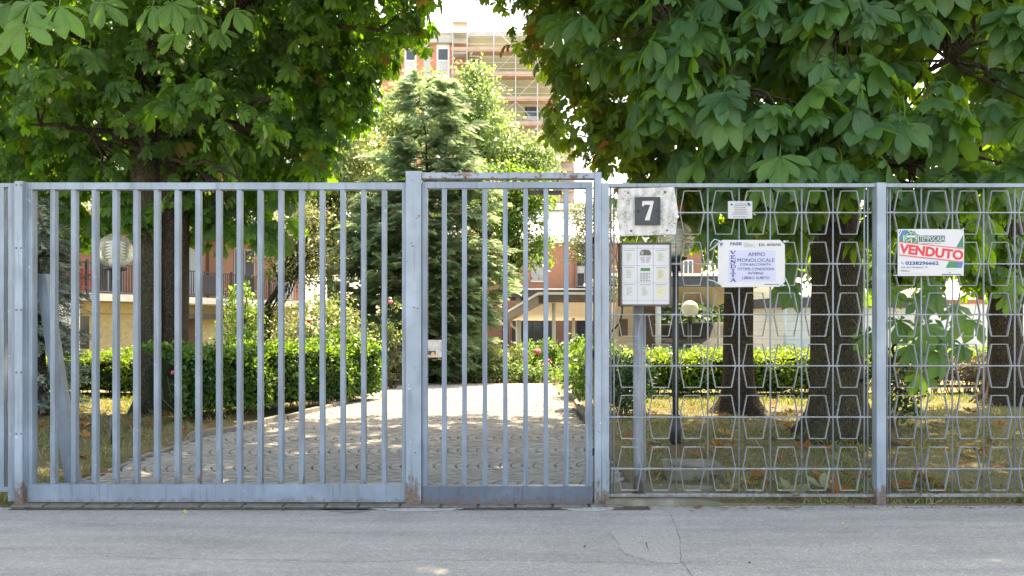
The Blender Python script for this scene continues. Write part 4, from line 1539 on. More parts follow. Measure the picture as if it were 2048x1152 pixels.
# laundry and flower box hanging at the railing
o = W.box(MB(), 8.2, 9.3, .02, -.01, 2.35, 3.1).build('laundry', 'cloth_dark')
tag(o, 'dark washing hung over the balcony railing of the brick apartment block', 'laundry')
o = W.box(MB(), 3.25, 3.6, -.35, -.45, 2.3, 3.0).build('laundry', 'cloth_red')
tag(o, 'red cloth drying on the balcony behind the left globe lamp', 'laundry')
t2 = thing('flower_box', 'terracotta flower box with orange blooms on the balcony railing', 'flower box', W.P(5.6, .1, 3.1))
W.box(MB(), 5.35, 5.95, .16, -.01, 3.08, 3.26).build('trough', 'terracotta', t2)
for k in range(12):
    q = W.P(5.4 + random.random() * .5, random.random() * .15, 3.32 + random.random() * .16)
    MB().lathe([(.01, -.05), (.055, -.01), (.05, .03), (.01, .05)], 0, 0, 7).build('bloom', 'flower_peach' if k % 3 else 'flower_red', t2).data.transform(Matrix.Translation(q))

# ---- brick building at the back with the white roof
W = Wall((-3.0, 38.0), (9.6, 38.0))
U = lambda x: (x - 1024) / FPX * 38.0 + 3.0
Zb = lambda y: EYE - (y - 645) / FPX * 38.0
t = thing('brick_building', 'low red brick building with broad white roof behind the entrance canopy', 'building', (5, 40, -.36))
brick_obj(W.box(MB(), 0, U(1153), 0, -8, -.5, Zb(487)), 'brick_wall', 'brick_red', t)
brick_obj(W.box(MB(), U(1186), W.L, 0, -8, -.5, Zb(487)), 'brick_wall', 'brick_red', t)
brick_obj(W.box(MB(), U(1149), U(1153), .12, .001, -.5, Zb(488)), 'brick_edge', 'brick_brown', t)
W.box(MB(), U(1153) + .001, U(1186) - .001, -.5, -8, -.5, Zb(487)).build('recess', 'window_pane', t)
window(W, t, U(1154), U(1172), Zb(573), Zb(530), -.45, 'shutter_grey', 'window_pane', .3, 0)
W.box(MB(), -.2, W.L + .2, .35, -8, Zb(486.8), Zb(471)).build('eaves_fascia', 'slab_white', t)
mb = MB()
mb.hexa([W.P(-.2, .34, Zb(470.8)), W.P(W.L + .2, .34, Zb(470.8)), W.P(W.L + .2, -8, Zb(470.8)), W.P(-.2, -8, Zb(470.8)), W.P(-.2, -1.6, Zb(412)), W.P(W.L + .2, -1.6, Zb(412)), W.P(W.L + .2, -8, Zb(412)), W.P(-.2, -8, Zb(412))])
mb.build('roof', 'roof_white', t)
W.box(MB(), -.3, W.L + .3, -1.3, -8, Zb(411.5), Zb(398)).build('roof_edge', 'concrete_light', t)
sh = W.box(MB(), U(1062), U(1091), .04, .001, Zb(561), Zb(494)).build('window', 'shutter_grey', t)
for k in range(14):
    z = Zb(558) + (Zb(500) - Zb(558)) * k / 13
    W.box(MB(), U(1063.5), U(1089.5), .06, .04, z, z + .05).build('slat', 'shutter_grey', sh)
W.box(MB(), U(1061), U(1092), .08, .002, Zb(564), Zb(561.5)).build('sill', 'slab_white', t)
window(W, t, U(1024), U(1105), Zb(683), Zb(642), .0, 'dark_steel', 'window_pane', .0, 3)
W.box(MB(), U(1022), U(1107), .12, .002, Zb(686), Zb(683.5)).build('sill', 'slab_white', t)
for k in range(12):
    u = U(1040) + k * .16
    W.box(MB(), u, u + .02, .12, .10, Zb(682), Zb(661)).build('window_bar', 'dark_steel', t)
window(W, t, U(1342), U(1362), Zb(560), Zb(520), .0, 'shutter_grey', 'shutter_grey', 0, 1)
window(W, t, U(1366), U(1386), Zb(560), Zb(520), .0, 'window_frame', 'window_pane', 0, 1)

# ---- flat dark-edged canopy running behind the entrance
t = thing('walkway_canopy', 'flat walkway roof with black fascia and thin white edge behind the entrance canopy', 'canopy', (0.8, 31, -.36))
A = lambda x, y: at(x, y, 31.0)
p0, p1 = A(1014, 594), A(1196, 580)
MB().box(p0.x, p1.x, 30.9, 36.0, p0.z, p1.z).build('fascia', 'fascia_dark', t)
MB().box(p0.x - .05, p1.x + .02, 30.8, 36.0, p1.z + .003, p1.z + .06).build('white_edge', 'edge_white', t)
MB().tube([(at(1037, 700, 31.5).x, 31.5, -.36), (at(1037, 700, 31.5).x, 31.5, p0.z - .002)], .11, 12).build('column', 'column_beige', t, True)
# ---- entrance canopy
t = thing('entrance_canopy', 'sloping entrance canopy with brown fascia, beige underside and slim columns', 'canopy', (1.2, 22, -.3))
fl, fr_ = at(1087, 605, 22.0), at(1230, 605, 22.0)
bl, br = at(1018, 641, 27.0), at(1230, 641, 27.0)
h0 = Vector((0, 0, .22))
h1 = Vector((0, 0, .30))
mb = MB().hexa([fl, fr_, br, bl, fl + Vector((0, 0, .03)), fr_ + Vector((0, 0, .03)), br + Vector((0, 0, .03)), bl + Vector((0, 0, .03))])
mb.build('soffit', 'soffit_beige', t)
dn = Vector((0, -.12, -.0))
MB().hexa([fl + dn + Vector((-.02, 0, 0)), fr_ + dn, fr_ + Vector((0, -.003, 0)), fl + Vector((-.02, -.003, 0)), fl + dn + h0 + Vector((-.02, 0, 0)), fr_ + dn + h0, fr_ + h0 + Vector((0, -.003, 0)), fl + h0 + Vector((-.02, -.003, 0))]).build('front_fascia', 'fascia_brown', t)
MB().hexa([bl + Vector((-.15, 0, -.06)), fl + Vector((-.15, 0, -.03)), fl + Vector((-.004, 0, -.03)), bl + Vector((-.004, 0, -.06)), bl + Vector((-.15, 0, .2)), fl + Vector((-.15, 0, .22)), fl + Vector((-.004, 0, .22)), bl + Vector((-.004, 0, .2))]).build('side_fascia', 'fascia_brown', t)
u3 = Vector((0, 0, .225))
u4 = Vector((0, 0, .30))
MB().hexa([fl + u3 + Vector((-.16, -.14, 0)), fr_ + u3 + Vector((0, -.14, 0)), br + u3, bl + u3 + Vector((-.16, 0, 0)), fl + u4 + Vector((-.16, -.14, 0)), fr_ + u4 + Vector((0, -.14, 0)), br + u4, bl + u4 + Vector((-.16, 0, 0))]).build('roof_sheet', 'edge_white', t)
c = at(1107.5, 751, 22.2)
MB().tube([(c.x, 22.2, -.33), (c.x, 22.2, fl.z - .02)], .055, 14).build('column', 'column_beige', t, True)
c = at(1147, 700, 25.5)
MB().tube([(c.x, 25.5, -.36), (c.x, 25.5, 1.38)], .055, 14).build('column', 'column_beige', t, True)
c = at(1037, 700, 25.8)
MB().tube([(c.x, 25.8, -.36), (c.x, 25.8, 1.30)], .075, 14).build('column', 'column_beige', t, True)
g = at(1020, 641, 26.5)
MB().tube([(g.x + .05, 26.4, g.z - .05), (g.x + .05, 26.4, g.z - .18), (g.x + .2, 26.4, g.z - .28), (g.x + .24, 26.4, g.z - .4), (g.x + .24, 26.4, -.36)], .04, 8).build('downpipe', 'column_beige', t, True)
# slab at the canopy
o = MB().box(0.2, 4.4, 19.5, 30, -.45, -.30).build('entrance_slab', 'concrete_light')
o['kind'] = 'structure'

# ---- right canopy with folded underside
t = thing('folded_canopy', 'long dark-edged canopy with folded olive underside and thin posts behind the right hedge', 'canopy', (6, 26, -.36))
q0, q1 = at(1206, 573, 26.0), at(1562, 553, 26.0)
MB().box(q0.x, q1.x, 25.9, 26.1, q0.z, q1.z).build('fascia', 'fascia_dark', t)
MB().box(q0.x, q1.x, 25.8, 33.0, q1.z + .003, q1.z + .10).build('white_edge', 'edge_white', t)
zl = 1.75
fold = [1330, 1392, 1425, 1462, 1520, 1562]
zz = [1.86, 2.06, 1.80, 2.06, 1.84, 2.02]
pts = [at(x, 0, 29.0).x for x in fold]
mb = MB()
for k in range(len(fold) - 1):
    a0, a1 = Vector((pts[k], 29.0, zz[k])), Vector((pts[k + 1], 29.0, zz[k + 1]))
    b0, b1 = Vector((pts[k] * 26.1 / 29, 26.102, q0.z)), Vector((pts[k + 1] * 26.1 / 29, 26.102, q0.z))
    up = Vector((0, 0, .05))
    mb.hexa([b0, b1, a1, a0, b0 + up, b1 + up, a1 + up, a0 + up])
    mb.build('fold_plate', 'soffit_olive', t)
    mb = MB()
MB().box(q0.x, at(1332, 0, 26).x, 26.11, 32, q0.z - .02, q0.z + .02).build('flat_soffit', 'soffit_olive', t)
for x, rr, Yc in ((1316.5, .10, 26.3), (1378, .05, 29.0), (1437, .045, 29.0)):
    c = at(x, 700, Yc)
    MB().tube([(c.x, Yc, -.36), (c.x, Yc, (q0.z - .03) if Yc < 27 else (1.98 if x < 1400 else 1.84))], rr, 12).build('post', 'column_grey', t, True)
# ---- stone clad wall with pilaster
W = Wall((at(1222, 0, 28).x, 28.0), (at(1312, 0, 28).x, 28.0))
t = thing('stone_wall', 'beige stone clad entrance wall behind the intercom pole', 'wall', (W.o.x + .8, 28, -.36))
brick_obj(W.box(MB(), 0, 1.15, 0, -.6, -.4, 2.4), 'cladding', 'stone_clad', t)
W.box(MB(), 1.151, W.L, -.35, -.6, -.4, 2.4).build('dark_recess', 'wood_dark', t)
W.box(MB(), .28, .62, .05, .001, .7, 1.35).build('letter_box', 'wood_dark', t)
W.box(MB(), .24, .66, .03, .001, .66, 1.39).build('letter_box_frame', 'stone_beige', t)
# ---- wooden portal and white block hut
W = Wall((at(1492, 0, 24).x, 24.0), (at(1566, 0, 24).x, 24.0))
t = thing('wooden_portal', 'dark wooden panelled portal with pale jamb beside the white block wall', 'portal', (W.o.x + .5, 24, -.36))
W.box(MB(), 0, .93, 0, -.2, -.4, 1.95).build('panel', 'wood_dark', t)
for k in range(2):
    for j in range(2):
        W.box(MB(), .1 + .42 * k, .46 + .42 * k, .035, .001, -.1 + .9 * j, .65 + .9 * j).build('raised_panel', 'wood_dark', t)
W.box(MB(), .94, 1.1, .1, -.2, -.4, 2.0).build('jamb', 'column_grey', t)
W.box(MB(), -.1, 1.15, .12, -.2, 1.955, 2.35).build('lintel', 'soffit_olive', t)
W = Wall((at(1566, 0, 20).x, 20.0), (at(1566, 0, 20).x + 4.0, 20.3))
t = thing('block_hut', 'white block hut with blue-grey flat roof behind the thick mossy trunk', 'hut', (W.o.x + 1.4, 21, -.3))
brick_obj(W.box(MB(), 0, W.L, 0, -3, -.4, 1.62), 'wall', 'block_white', t)
W.box(MB(), -.1, W.L + .1, .12, -3.1, 1.623, 1.88).build('roof_fascia', 'fascia_dark', t)
W.box(MB(), -.12, W.L + .12, .14, -3.12, 1.883, 1.94).build('roof_edge', 'edge_white', t)
MB().tube([tuple(W.P(.0, .12, -.3)), tuple(W.P(.0, .12, 1.6))], .05, 8).build('downpipe', 'column_grey', t, True)
# ---- pale garden wall on the right
W = Wall((15.0, 27.0), (34.0, 29.0))
t = thing('garden_wall', 'pale sunlit rendered wall behind the trees at the right edge', 'wall', (20, 28, -.36))
W.box(MB(), 0, W.L, 0, -.4, -.4, 1.9).build('render', 'plaster_white', t)
W.box(MB(), -.05, W.L, .06, -.46, 1.903, 2.05).build('coping', 'terracotta', t)

# ---- building under scaffolding, far behind
SY = 62.0
X_ = lambda x: (x - 1024) / FPX * SY
Z_ = lambda y: EYE - (y - 645) / FPX * SY
t = thing('tall_building', 'tall half-finished apartment building of brick, concrete and yellow insulation boards', 'building', (0, SY + 5, -.36))
top = Z_(70)
W = Wall((X_(760), SY), (X_(936), SY))
def ux(x):
    return X_(x) - W.o.x
wins = [(809, 833), (873, 899)]
segs = [(760, 809), (833, 847), (861, 873), (899, 936)]
for a, b in segs:
    brick_obj(W.box(MB(), ux(a), ux(b), 0, -10, -.4, Z_(88)), 'brick_wall', 'hollow_brick', t)
W.box(MB(), ux(847) + .002, ux(861) - .002, .03, -10, -.4, Z_(88)).build('concrete_pier', 'concrete_light', t)
for a, b in wins:
    for k in range(6):
        z1 = Z_(88) - k * 3.05
        fwin = W.box(MB(), ux(a) + .002, ux(b) - .002, -.02, -.3, z1 - 2.9, z1 - .02).build('window', 'window_frame', t)
        W.box(MB(), ux(a) + .15, ux(b) - .15, .0, -.02, z1 - 1.3, z1 - .42).build('pane', 'window_pane', fwin)
        W.box(MB(), ux(a) + .15, ux(b) - .15, .0, -.02, z1 - 2.5, z1 - 1.4).build('parapet_panel', 'blind_light', fwin)
        W.box(MB(), ux(a) + .002, ux(b) - .002, -.02, -.3, z1 - 3.03, z1 - 2.91).build('sill', 'concrete_light', t)
W.box(MB(), -.2, ux(936), .35, -10, Z_(87.9), Z_(71)).build('roof_beam', 'concrete_light', t)
W.box(MB(), -.2, ux(936), .5, -10, Z_(70.8), Z_(68)).build('roof_edge', 'edge_white', t)
W.box(MB(), ux(790), ux(935), -2.5, -9, Z_(67.9), Z_(53)).build('penthouse', 'plaster_white', t)
W.box(MB(), ux(786), ux(938), -2.0, -9.4, Z_(52.9), Z_(50)).build('penthouse_roof', 'concrete_light', t)
MB().box(X_(937), X_(1112), SY + .3, SY + 10, -.4, Z_(72)).build('insulated_wall', 'insulation', t)
MB().box(X_(936.5), X_(1113), SY + .1, SY + 10.1, Z_(71.8), Z_(62)).build('roof_beam', 'concrete_light', t)
MB().box(X_(1112.2), X_(1146), SY + .2, SY + 10, -.4, Z_(280)).build('stair_block', 'concrete_light', t)
for x0, x1, ya, yb in ((938, 958, 93, 103), (938, 958, 119, 125), (1050, 1078, 212, 231), (1088, 1108, 262, 280), (1050, 1078, 312, 330), (1088, 1108, 355, 372)):
    o = MB().box(X_(x0), X_(x1), SY + .22, SY + .299, Z_(yb), Z_(ya)).build('window', 'window_pane', t)
    MB().box(X_(x0), X_(x1), SY + .18, SY + .219, Z_(yb + 9), Z_(yb + .3)).build('window_parapet', 'blind_light', o)

t = thing('scaffolding', 'steel tube scaffolding with timber decks in front of the half-finished building', 'scaffolding', (2, SY - 1, -.36))
cols = [908, 936, 988, 1031, 1074, 1117, 1146]
tops = [10, 40, 62, 62, 62, 62, 250]
for x, ty in zip(cols, tops):
    for dy in (-1.3, -.3):
        MB().tube([(X_(x), SY + dy, -.36), (X_(x), SY + dy, Z_(ty))], .045, 6).build('standard', 'scaffold_tube', t)
for k in range(8):
    y = 105.5 + k * 48.4
    x0 = 905
    MB().box(X_(x0), X_(1118), SY - 1.3, SY - .3, Z_(y + 8.5), Z_(y + 6)).build('deck', 'deck_board', t)
    MB().box(X_(x0), X_(1118), SY - 1.34, SY - 1.3, Z_(y + 6), Z_(y)).build('toe_board', 'deck_board', t)
    for dz in (1.0, .5):
        MB().tube([(X_(936), SY - 1.3, Z_(y + 6) + dz), (X_(1118), SY - 1.3, Z_(y + 6) + dz)], .025, 5).build('guard_rail', 'scaffold_tube', t)
    for j in range(2, 5):
        a, b = (cols[j], cols[j + 1]) if (j + k) % 2 else (cols[j + 1], cols[j])
        MB().tube([(X_(a), SY - 1.36, Z_(y + 6)), (X_(b), SY - 1.36, Z_(y - 38))], .022, 5).build('brace', 'scaffold_tube', t)
for k in range(14):   # stair tower platforms of the left bay
    y = 56 + k * 20
    if k < 5:
        MB().box(X_(909), X_(935), SY - 1.3, SY - .3, Z_(y + 2), Z_(y)).build('tower_platform', 'column_grey' if k % 2 else 'deck_board', t)
    if k < 3:
        MB().tube([(X_(908), SY - 1.3, Z_(y - 40)), (X_(936), SY - 1.3, Z_(y - 40))], .03, 5).build('guard_rail', 'scaffold_tube', t)
    MB().box(X_(1117), X_(1146), SY - 1.2, SY - .3, Z_(y * 1.0 + 252), Z_(y + 246)).build('tower_platform', 'deck_board', t)

# ---- parked cars glimpsed under the canopy
def car(label, x, Y, rz, body_mat, h=1.5, L=3.9):
    z0 = ground_z(Y)
    t = thing('parked_car', label, 'car', (x, Y, z0))
    prof = [(-L / 2, .28), (L / 2, .28), (L / 2, .62), (L / 2 - .1, .8), (L / 2 - .95, .95), (L / 2 - 1.6, h - .05), (L / 2 - 1.9, h), (-L / 2 + .5, h), (-L / 2 + .12, .95), (-L / 2, .75)]
    parts = []
    mb = MB().prism([(a, b) for a, b in prof], -.8, .8)
    parts.append(mb.build('body', body_mat, t))
    gl = [(L / 2 - 1.08, .97), (L / 2 - 1.66, h - .09), (-L / 2 + .55, h - .09), (-L / 2 + .25, .97)]
    parts.append(MB().prism(gl[::-1], -.806, .806).build('side_window', 'window_pane', t))
    mb = MB()
    i = 0
    a0, a1 = (L / 2 - .95, .96), (L / 2 - 1.6, h - .05)
    nx, nz = (a1[1] - a0[1]), -(a1[0] - a0[0])
    ln = math.hypot(nx, nz)
    nx, nz = nx / ln * .006, nz / ln * .006
    mb.v = [(a0[0] + nx, -.7, a0[1] + nz), (a0[0] + nx, .7, a0[1] + nz), (a1[0] + nx, .62, a1[1] + nz), (a1[0] + nx, -.62, a1[1] + nz)]
    mb.f = [(0, 1, 2, 3)]
    parts.append(mb.build('windscreen', 'window_pane', t))
    for sx in (L / 2 - .75, -L / 2 + .75):
        for sy in (-.78, .78):
            w = MB().tube([(sx, sy - .09, .31), (sx, sy + .09, .31)], .31, 18).build('wheel', 'tyre', t)
            rim = MB().tube([(sx, sy - .095, .31), (sx, sy + .095, .31)], .19, 14).build('rim', 'key_grey', w)
            parts += [w, rim]
    for sy in (-.58, .58):
        parts.append(MB().box(L / 2 - .06, L / 2 + .012, sy - .17, sy + .17, .62, .76).build('headlight', 'white_plastic', t))
    parts.append(MB().box(L / 2 - .02, L / 2 + .01, -.26, .26, .40, .51).build('number_plate', 'white_plastic', t))
    M = Matrix.Translation((x, Y, z0)) @ Matrix.Rotation(rz, 4, 'Z')
    for p_ in parts:
        p_.data.transform(M)
    return t


c = at(1400, 660, 30.3)
car('grey hatchback parked nose-left under the folded canopy, seen through the fence', c.x - .1, 30.3, R(238), 'car_grey', 1.6)
c = at(1340, 660, 31.6)
car('dark car parked behind the slim canopy post, left of the grey hatchback', c.x - .3, 31.6, R(240), 'fascia_dark', 1.5)
o = MB().box(at(1387, 0, 40).x, at(1393, 0, 40).x + .0, 40, 40.05, 1.2, 1.95).build('traffic_sign', 'banner_red')
tag(o, 'small red panel behind the grey car under the canopy', 'panel')
o = MB().box(at(1393.5, 0, 40).x, at(1402, 0, 40).x, 40, 40.05, 1.15, 2.0).build('white_panel', 'plaster_white')
tag(o, 'small white panel beside the red one under the canopy', 'panel')

# ================================================================ FOLIAGE TEMPLATES
def leaf_template(rows, angles, lens, droop=0.5, seed=0, petiole=0.7):
    """palmate chestnut leaf: leaflets on a fan, folded along the midrib and drooping; +Y is the middle leaflet"""
    r = np.random.default_rng(seed)
    prof_t = {3: [0, .68, 1], 4: [0, .35, .74, 1], 6: [0, .2, .45, .68, .86, 1], 8: [0, .12, .28, .45, .62, .77, .9, 1]}[rows]
    wf = lambda t: np.interp(t, [0, .15, .35, .55, .72, .86, .95, 1], [.012, .05, .115, .175, .205, .15, .06, .004])
    V, F, UV = [], [], []
    for a, L in zip(angles, lens):
        a = R(a + r.uniform(-9, 9))
        L = L * r.uniform(.84, 1.10)
        tw = r.uniform(-.35, .35)
        d = np.array([math.sin(a), math.cos(a), 0])
        s = np.array([math.cos(a), -math.sin(a), 0])
        dr = droop * r.uniform(.6, 1.35)
        i0 = len(V)
        for t in prof_t:
            c = d * t * L * (1 - .12 * dr * t) + np.array([0, 0, -dr * .55 * (t ** 1.8) * L - .02])
            w = wf(t) * L
            for k in (-1, 0, 1):
                V.append(c + s * w * k + np.array([0, 0, (.22 * w + k * tw * w if k else -.05 * w)]))
                UV.append((k, t))
        n = len(prof_t)
        for j in range(n - 1):
            for k in range(2):
                b = i0 + j * 3 + k
                F.append((b, b + 3, b + 4, b + 1))
    if petiole:
        i0 = len(V)
        w = .012
        for y, z in ((0, -.015), (-petiole * .5, .03), (-petiole, -.03)):
            V += [np.array([-w, y, z]), np.array([w, y, z])]
            UV += [(0.02, .5), (0.02, .5)]
        F += [(i0, i0 + 1, i0 + 3, i0 + 2), (i0 + 2, i0 + 3, i0 + 5, i0 + 4)]
    return np.array(V), np.array(F), np.array(UV, dtype=float)


A7, L7 = [0, 33, -33, 70, -70, 118, -118], [1, .98, .96, .78, .8, .48, .46]
A5, L5 = [0, 44, -44, 98, -98], [1, .95, .93, .66, .68]
LEAF_HI = [leaf_template(8, A7, L7, d, k) for k, d in enumerate((.3, .5, .65, .85, 1.05, .45))] + [leaf_template(8, A5, L5, d, 9 + k) for k, d in enumerate((.5, .8, 1.1))]
LEAF_MID = [leaf_template(4, A7, L7, .6, 20 + k) for k in range(3)]
LEAF_LO = [leaf_template(3, A5, L5, .6, 30 + k) for k in range(2)]
KITE = (np.array([(0, 0, 0), (.34, .5, .07), (0, 1, -.08), (-.34, .5, .07)]), np.array([(0, 1, 2, 3)]), None)
OVAL = (np.array([(0, 0, 0), (.24, .3, .05), (.2, .72, .02), (0, 1, -.08), (-.2, .72, .02), (-.24, .3, .05), (0, .5, -.02)]),
        np.array([(0, 1, 2, 6), (6, 2, 3, 3), (0, 6, 4, 5), (6, 3, 3, 4)]), None)
OVAL = (OVAL[0][[0, 1, 2, 3, 4, 5]], np.array([(0, 1, 2, 5), (5, 2, 3, 4)]), None)


def spray_template(seed, n=11, droop=.25):
    """flat feathery conifer spray"""
    r = np.random.default_rng(seed)
    V, F = [], []
    for k in range(n):
        t = (k + .6) / n
        for s in (-1, 1):
            base = np.array([0, t * .8, -droop * t * t])
            L = .42 * (1 - .62 * t) * r.uniform(.7, 1.25)
            a = R(38 + r.uniform(-10, 10))
            tip = base + np.array([s * math.sin(a) * L, math.cos(a) * L, -droop * .5 * L + r.uniform(-.06, .06)])
            w = .040
            i = len(V)
            V += [base + np.array([0, -w, 0]), (base + tip) / 2 + np.array([s * w * .4, -w, .012]), tip, (base + tip) / 2 + np.array([-s * w * .4, w, .012])]
            F.append((i, i + 1, i + 2, i + 3))
    i = len(V)
    V += [np.array([-.012, 0, 0]), np.array([.012, 0, 0]), np.array([.006, 1, -droop]), np.array([-.006, 1, -droop])]
    F.append((i, i + 1, i + 2, i + 3))
    return np.array(V), np.array(F), None


def brush_template(seed, n=16):
    """spruce shoot: needles all round a twig"""
    r = np.random.default_rng(seed)
    V, F = [], []
    for k in range(n):
        t = k / n
        a = r.uniform(0, 2 * math.pi)
        L = .22 * (1 - .4 * t)
        base = np.array([0, t, -.1 * t * t])
        tip = base + np.array([math.cos(a) * L, .16, math.sin(a) * L])
        sd = np.array([-math.sin(a), 0, math.cos(a)]) * .03
        i = len(V)
        V += [base - sd, base + sd, tip + sd * .2, tip - sd * .2]
        F.append((i, i + 1, i + 2, i + 3))
    return np.array(V), np.array(F), None


def rand_dirs(n):
    return unit(rng.normal(size=(n, 3)))


def limb(mb, a, b, r0, r1, wob=.12, n=7, sides=8, sagz=0.0, seed=0):
    r = random.Random(seed)
    a, b = Vector(a), Vector(b)
    L = (b - a).length
    pts, rad = [], []
    for k in range(n):
        t = k / (n - 1)
        p = a.lerp(b, t)
        if 0 < k < n - 1:
            p += Vector((r.uniform(-1, 1), r.uniform(-1, 1), r.uniform(-.5, .5))) * wob * L * .35
        p.z += sagz * math.sin(math.pi * t)
        pts.append(p)
        rad.append(r0 + (r1 - r0) * t)
    mb.tube(pts, rad, sides)
    return pts


def trunk_mesh(mb, pts, rad, sides=18, seed=0, flare=1.75):
    """tapered trunk with lobed section and root flare"""
    r = random.Random(seed)
    ph = [r.uniform(0, 6.28) for _ in range(4)]
    # resample
    P = [Vector(p) for p in pts]
    fine, fr = [], []
    for k in range(len(P) - 1):
        for i in range(6):
            t = i / 6
            fine.append(P[k].lerp(P[k + 1], t))
            fr.append(rad[k] + (rad[k + 1] - rad[k]) * t)
    fine.append(P[-1])
    fr.append(rad[-1])
    i0 = len(mb.v)
    z0 = P[0].z
    for p, q in zip(fine, fr):
        f = 1 + (flare - 1) * math.exp(-(p.z - z0) / .20)
        for j in range(sides):
            a = 2 * math.pi * j / sides
            lob = 1 + .06 * math.sin(3 * a + ph[0] + p.z) + .04 * math.sin(5 * a + ph[1] - p.z * 2) + (f - 1) * .5 * math.sin(4 * a + ph[2])
            mb.v.append((p.x + math.cos(a) * q * f * lob, p.y + math.sin(a) * q * f * lob, p.z))
    for k in range(len(fine) - 1):
        for j in range(sides):
            l = (j + 1) % sides
            mb.f.append((i0 + k * sides + j, i0 + k * sides + l, i0 + (k + 1) * sides + l, i0 + (k + 1) * sides + j))


def clusters_in(blobs, thin=1.0):
    """twig ends inside ellipsoid lobes: list of (point, outward)"""
    P, O = [], []
    for (cx, cy, cz, rx, ry, rz, n, inner) in blobs:
        n = int(n * thin)
        d = rand_dirs(n)
        rr = (inner + (1 - inner) * rng.random(n)) ** (1 / 2.0)
        rr = rr * (1 + .10 * np.sin(d[:, 0] * 5 + cx) * np.cos(d[:, 2] * 6 + cz))
        P.append(np.array([cx, cy, cz]) + d * rr[:, None] * np.array([rx, ry, rz]))
        O.append(unit(d * np.array([1, 1, .35])))
    return np.concatenate(P), np.concatenate(O)


def leaves_of(P, O, per, size, pet=(.10, .24)):
    """whorls of leaves at the twig ends: positions, axis, normal, size"""
    n = len(P) * per
    p = np.repeat(P, per, 0)
    o = np.repeat(O, per, 0)
    ang = rng.uniform(-1.9, 1.9, n)
    c, s = np.cos(ang), np.sin(ang)
    h = np.stack([o[:, 0] * c - o[:, 1] * s, o[:, 0] * s + o[:, 1] * c, np.zeros(n)], 1)
    h = unit(h + rng.normal(size=(n, 3)) * .12 * np.array([1, 1, 0]))
    dr = np.radians(rng.uniform(28, 82, n))[:, None]
    z = np.array([0, 0, 1.0])
    ax = h * np.cos(dr) - z * np.sin(dr)
    no = h * np.sin(dr) + z * np.cos(dr)
    no = unit(no + rng.normal(size=(n, 3)) * .22)
    sz = size * rng.uniform(.45, 1.2, n)
    stem = unit(h * .8 + z * rng.uniform(-.5, .7, n)[:, None])
    pos_ = p + stem * rng.uniform(pet[0], pet[1], n)[:, None]
    return pos_, ax, no, sz


def in_view(P):
    x = 1024 + FPX * P[:, 0] / P[:, 1]
    y = 645 - FPX * (P[:, 2] - EYE) / P[:, 1]
    return (P[:, 1] > 1) & (x > -60) & (x < 2108) & (y > -60) & (y < 1100)


def chestnut(label, base, stems, blobs, upper_shade, per, size, mat, n_obj, limbs, bark_m='bark_chestnut', extra=None, thin=.68):
    t = thing('chestnut_tree', label, 'tree', base, 'horse chestnut trees')
    for k, (pts, rad) in enumerate(stems):
        mb = MB()
        trunk_mesh(mb, pts, rad, 20, k + int(abs(base[0] * 10)))
        mb.build('trunk', bark_m if k == 0 else 'bark_dark', t, True)
    P, O = clusters_in(blobs, thin)
    k = 0
    for (a, b, r0, r1) in limbs:
        mb = MB()
        limb(mb, a, b, r0, r1, .16, 8, 9, 0.1, k)
        k += 1
        mb.build('limb', 'bark_dark', t, True)
    # twigs reaching to some of the leaf whorls
    mb = MB()
    ends = [Vector(l[1]) for l in limbs] + [Vector(stems[0][0][-1])] + [Vector(l[0]).lerp(Vector(l[1]), .55) for l in limbs]
    for i in rng.choice(len(P), min(len(P), 150), replace=False):
        q = Vector(P[i])
        e = min(ends, key=lambda v: (v - q).length)
        if (e - q).length < 3.2:
            limb(mb, e, q, .016, .004, .2, 5, 5, .06, int(i))
    mb.build('twigs', 'bark_dark', t, True)['kind'] = 'stuff'
    p, ax, no, sz = leaves_of(P, O, per, size)
    if extra is not None:
        p = np.concatenate([p, extra[0]])
        ax = np.concatenate([ax, extra[1]])
        no = np.concatenate([no, extra[2]])
        sz = np.concatenate([sz, extra[3]])
    vis = in_view(p)
    dist = np.where(vis, np.linalg.norm(p - np.array([0, 0, EYE]), axis=1) / sz, 1e9)
    order = np.argsort(dist)
    own = order[:n_obj]
    own = own[dist[own] < 1e8]
    meshes = [np_mesh('leaf', tv, tf, mat, tu) for tv, tf, tu in LEAF_HI]
    for i in own:
        o = link('leaf', meshes[int(rng.integers(len(meshes)))], None)
        y = Vector(ax[i]).normalized()
        z = Vector(no[i])
        z = (z - y * z.dot(y)).normalized()
        x = y.cross(z)
        M = Matrix((x, y, z)).transposed()
        o.rotation_euler = M.to_euler()
        o.scale = (sz[i],) * 3
        o.location = p[i]
        parent(o, t)
    rest = np.ones(len(p), bool)
    rest[own] = False
    idx = np.where(rest)[0]
    groups = np.array_split(rng.permutation(idx), len(LEAF_MID))
    for gidx, g in enumerate(groups):
        scatter('crown_foliage', LEAF_MID[gidx], p[g], ax[g], no[g], sz[g], mat, t)
    if upper_shade:  # out-of-view crown tops, with lobes added to keep sun off pavement and path
        P, O = clusters_in(upper_shade, .8)
        p, ax, no, sz = leaves_of(P, O, per, size * 1.25)
        half = len(p) // 2
        scatter('upper_shade_foliage', LEAF_LO[0], p[:half], ax[:half], no[:half], sz[:half], mat, t)
        scatter('upper_shade_foliage', LEAF_LO[1], p[half:], ax[half:], no[half:], sz[half:], mat, t)
    return t


def B(x, y, Y, rx, ry, rz, n, inner=.25):
    """crown lobe whose centre is given by a photograph pixel and its distance; radii in metres"""
    p = at(x, y, Y)
    return (p.x, p.y, p.z, rx, ry, rz, n, inner)


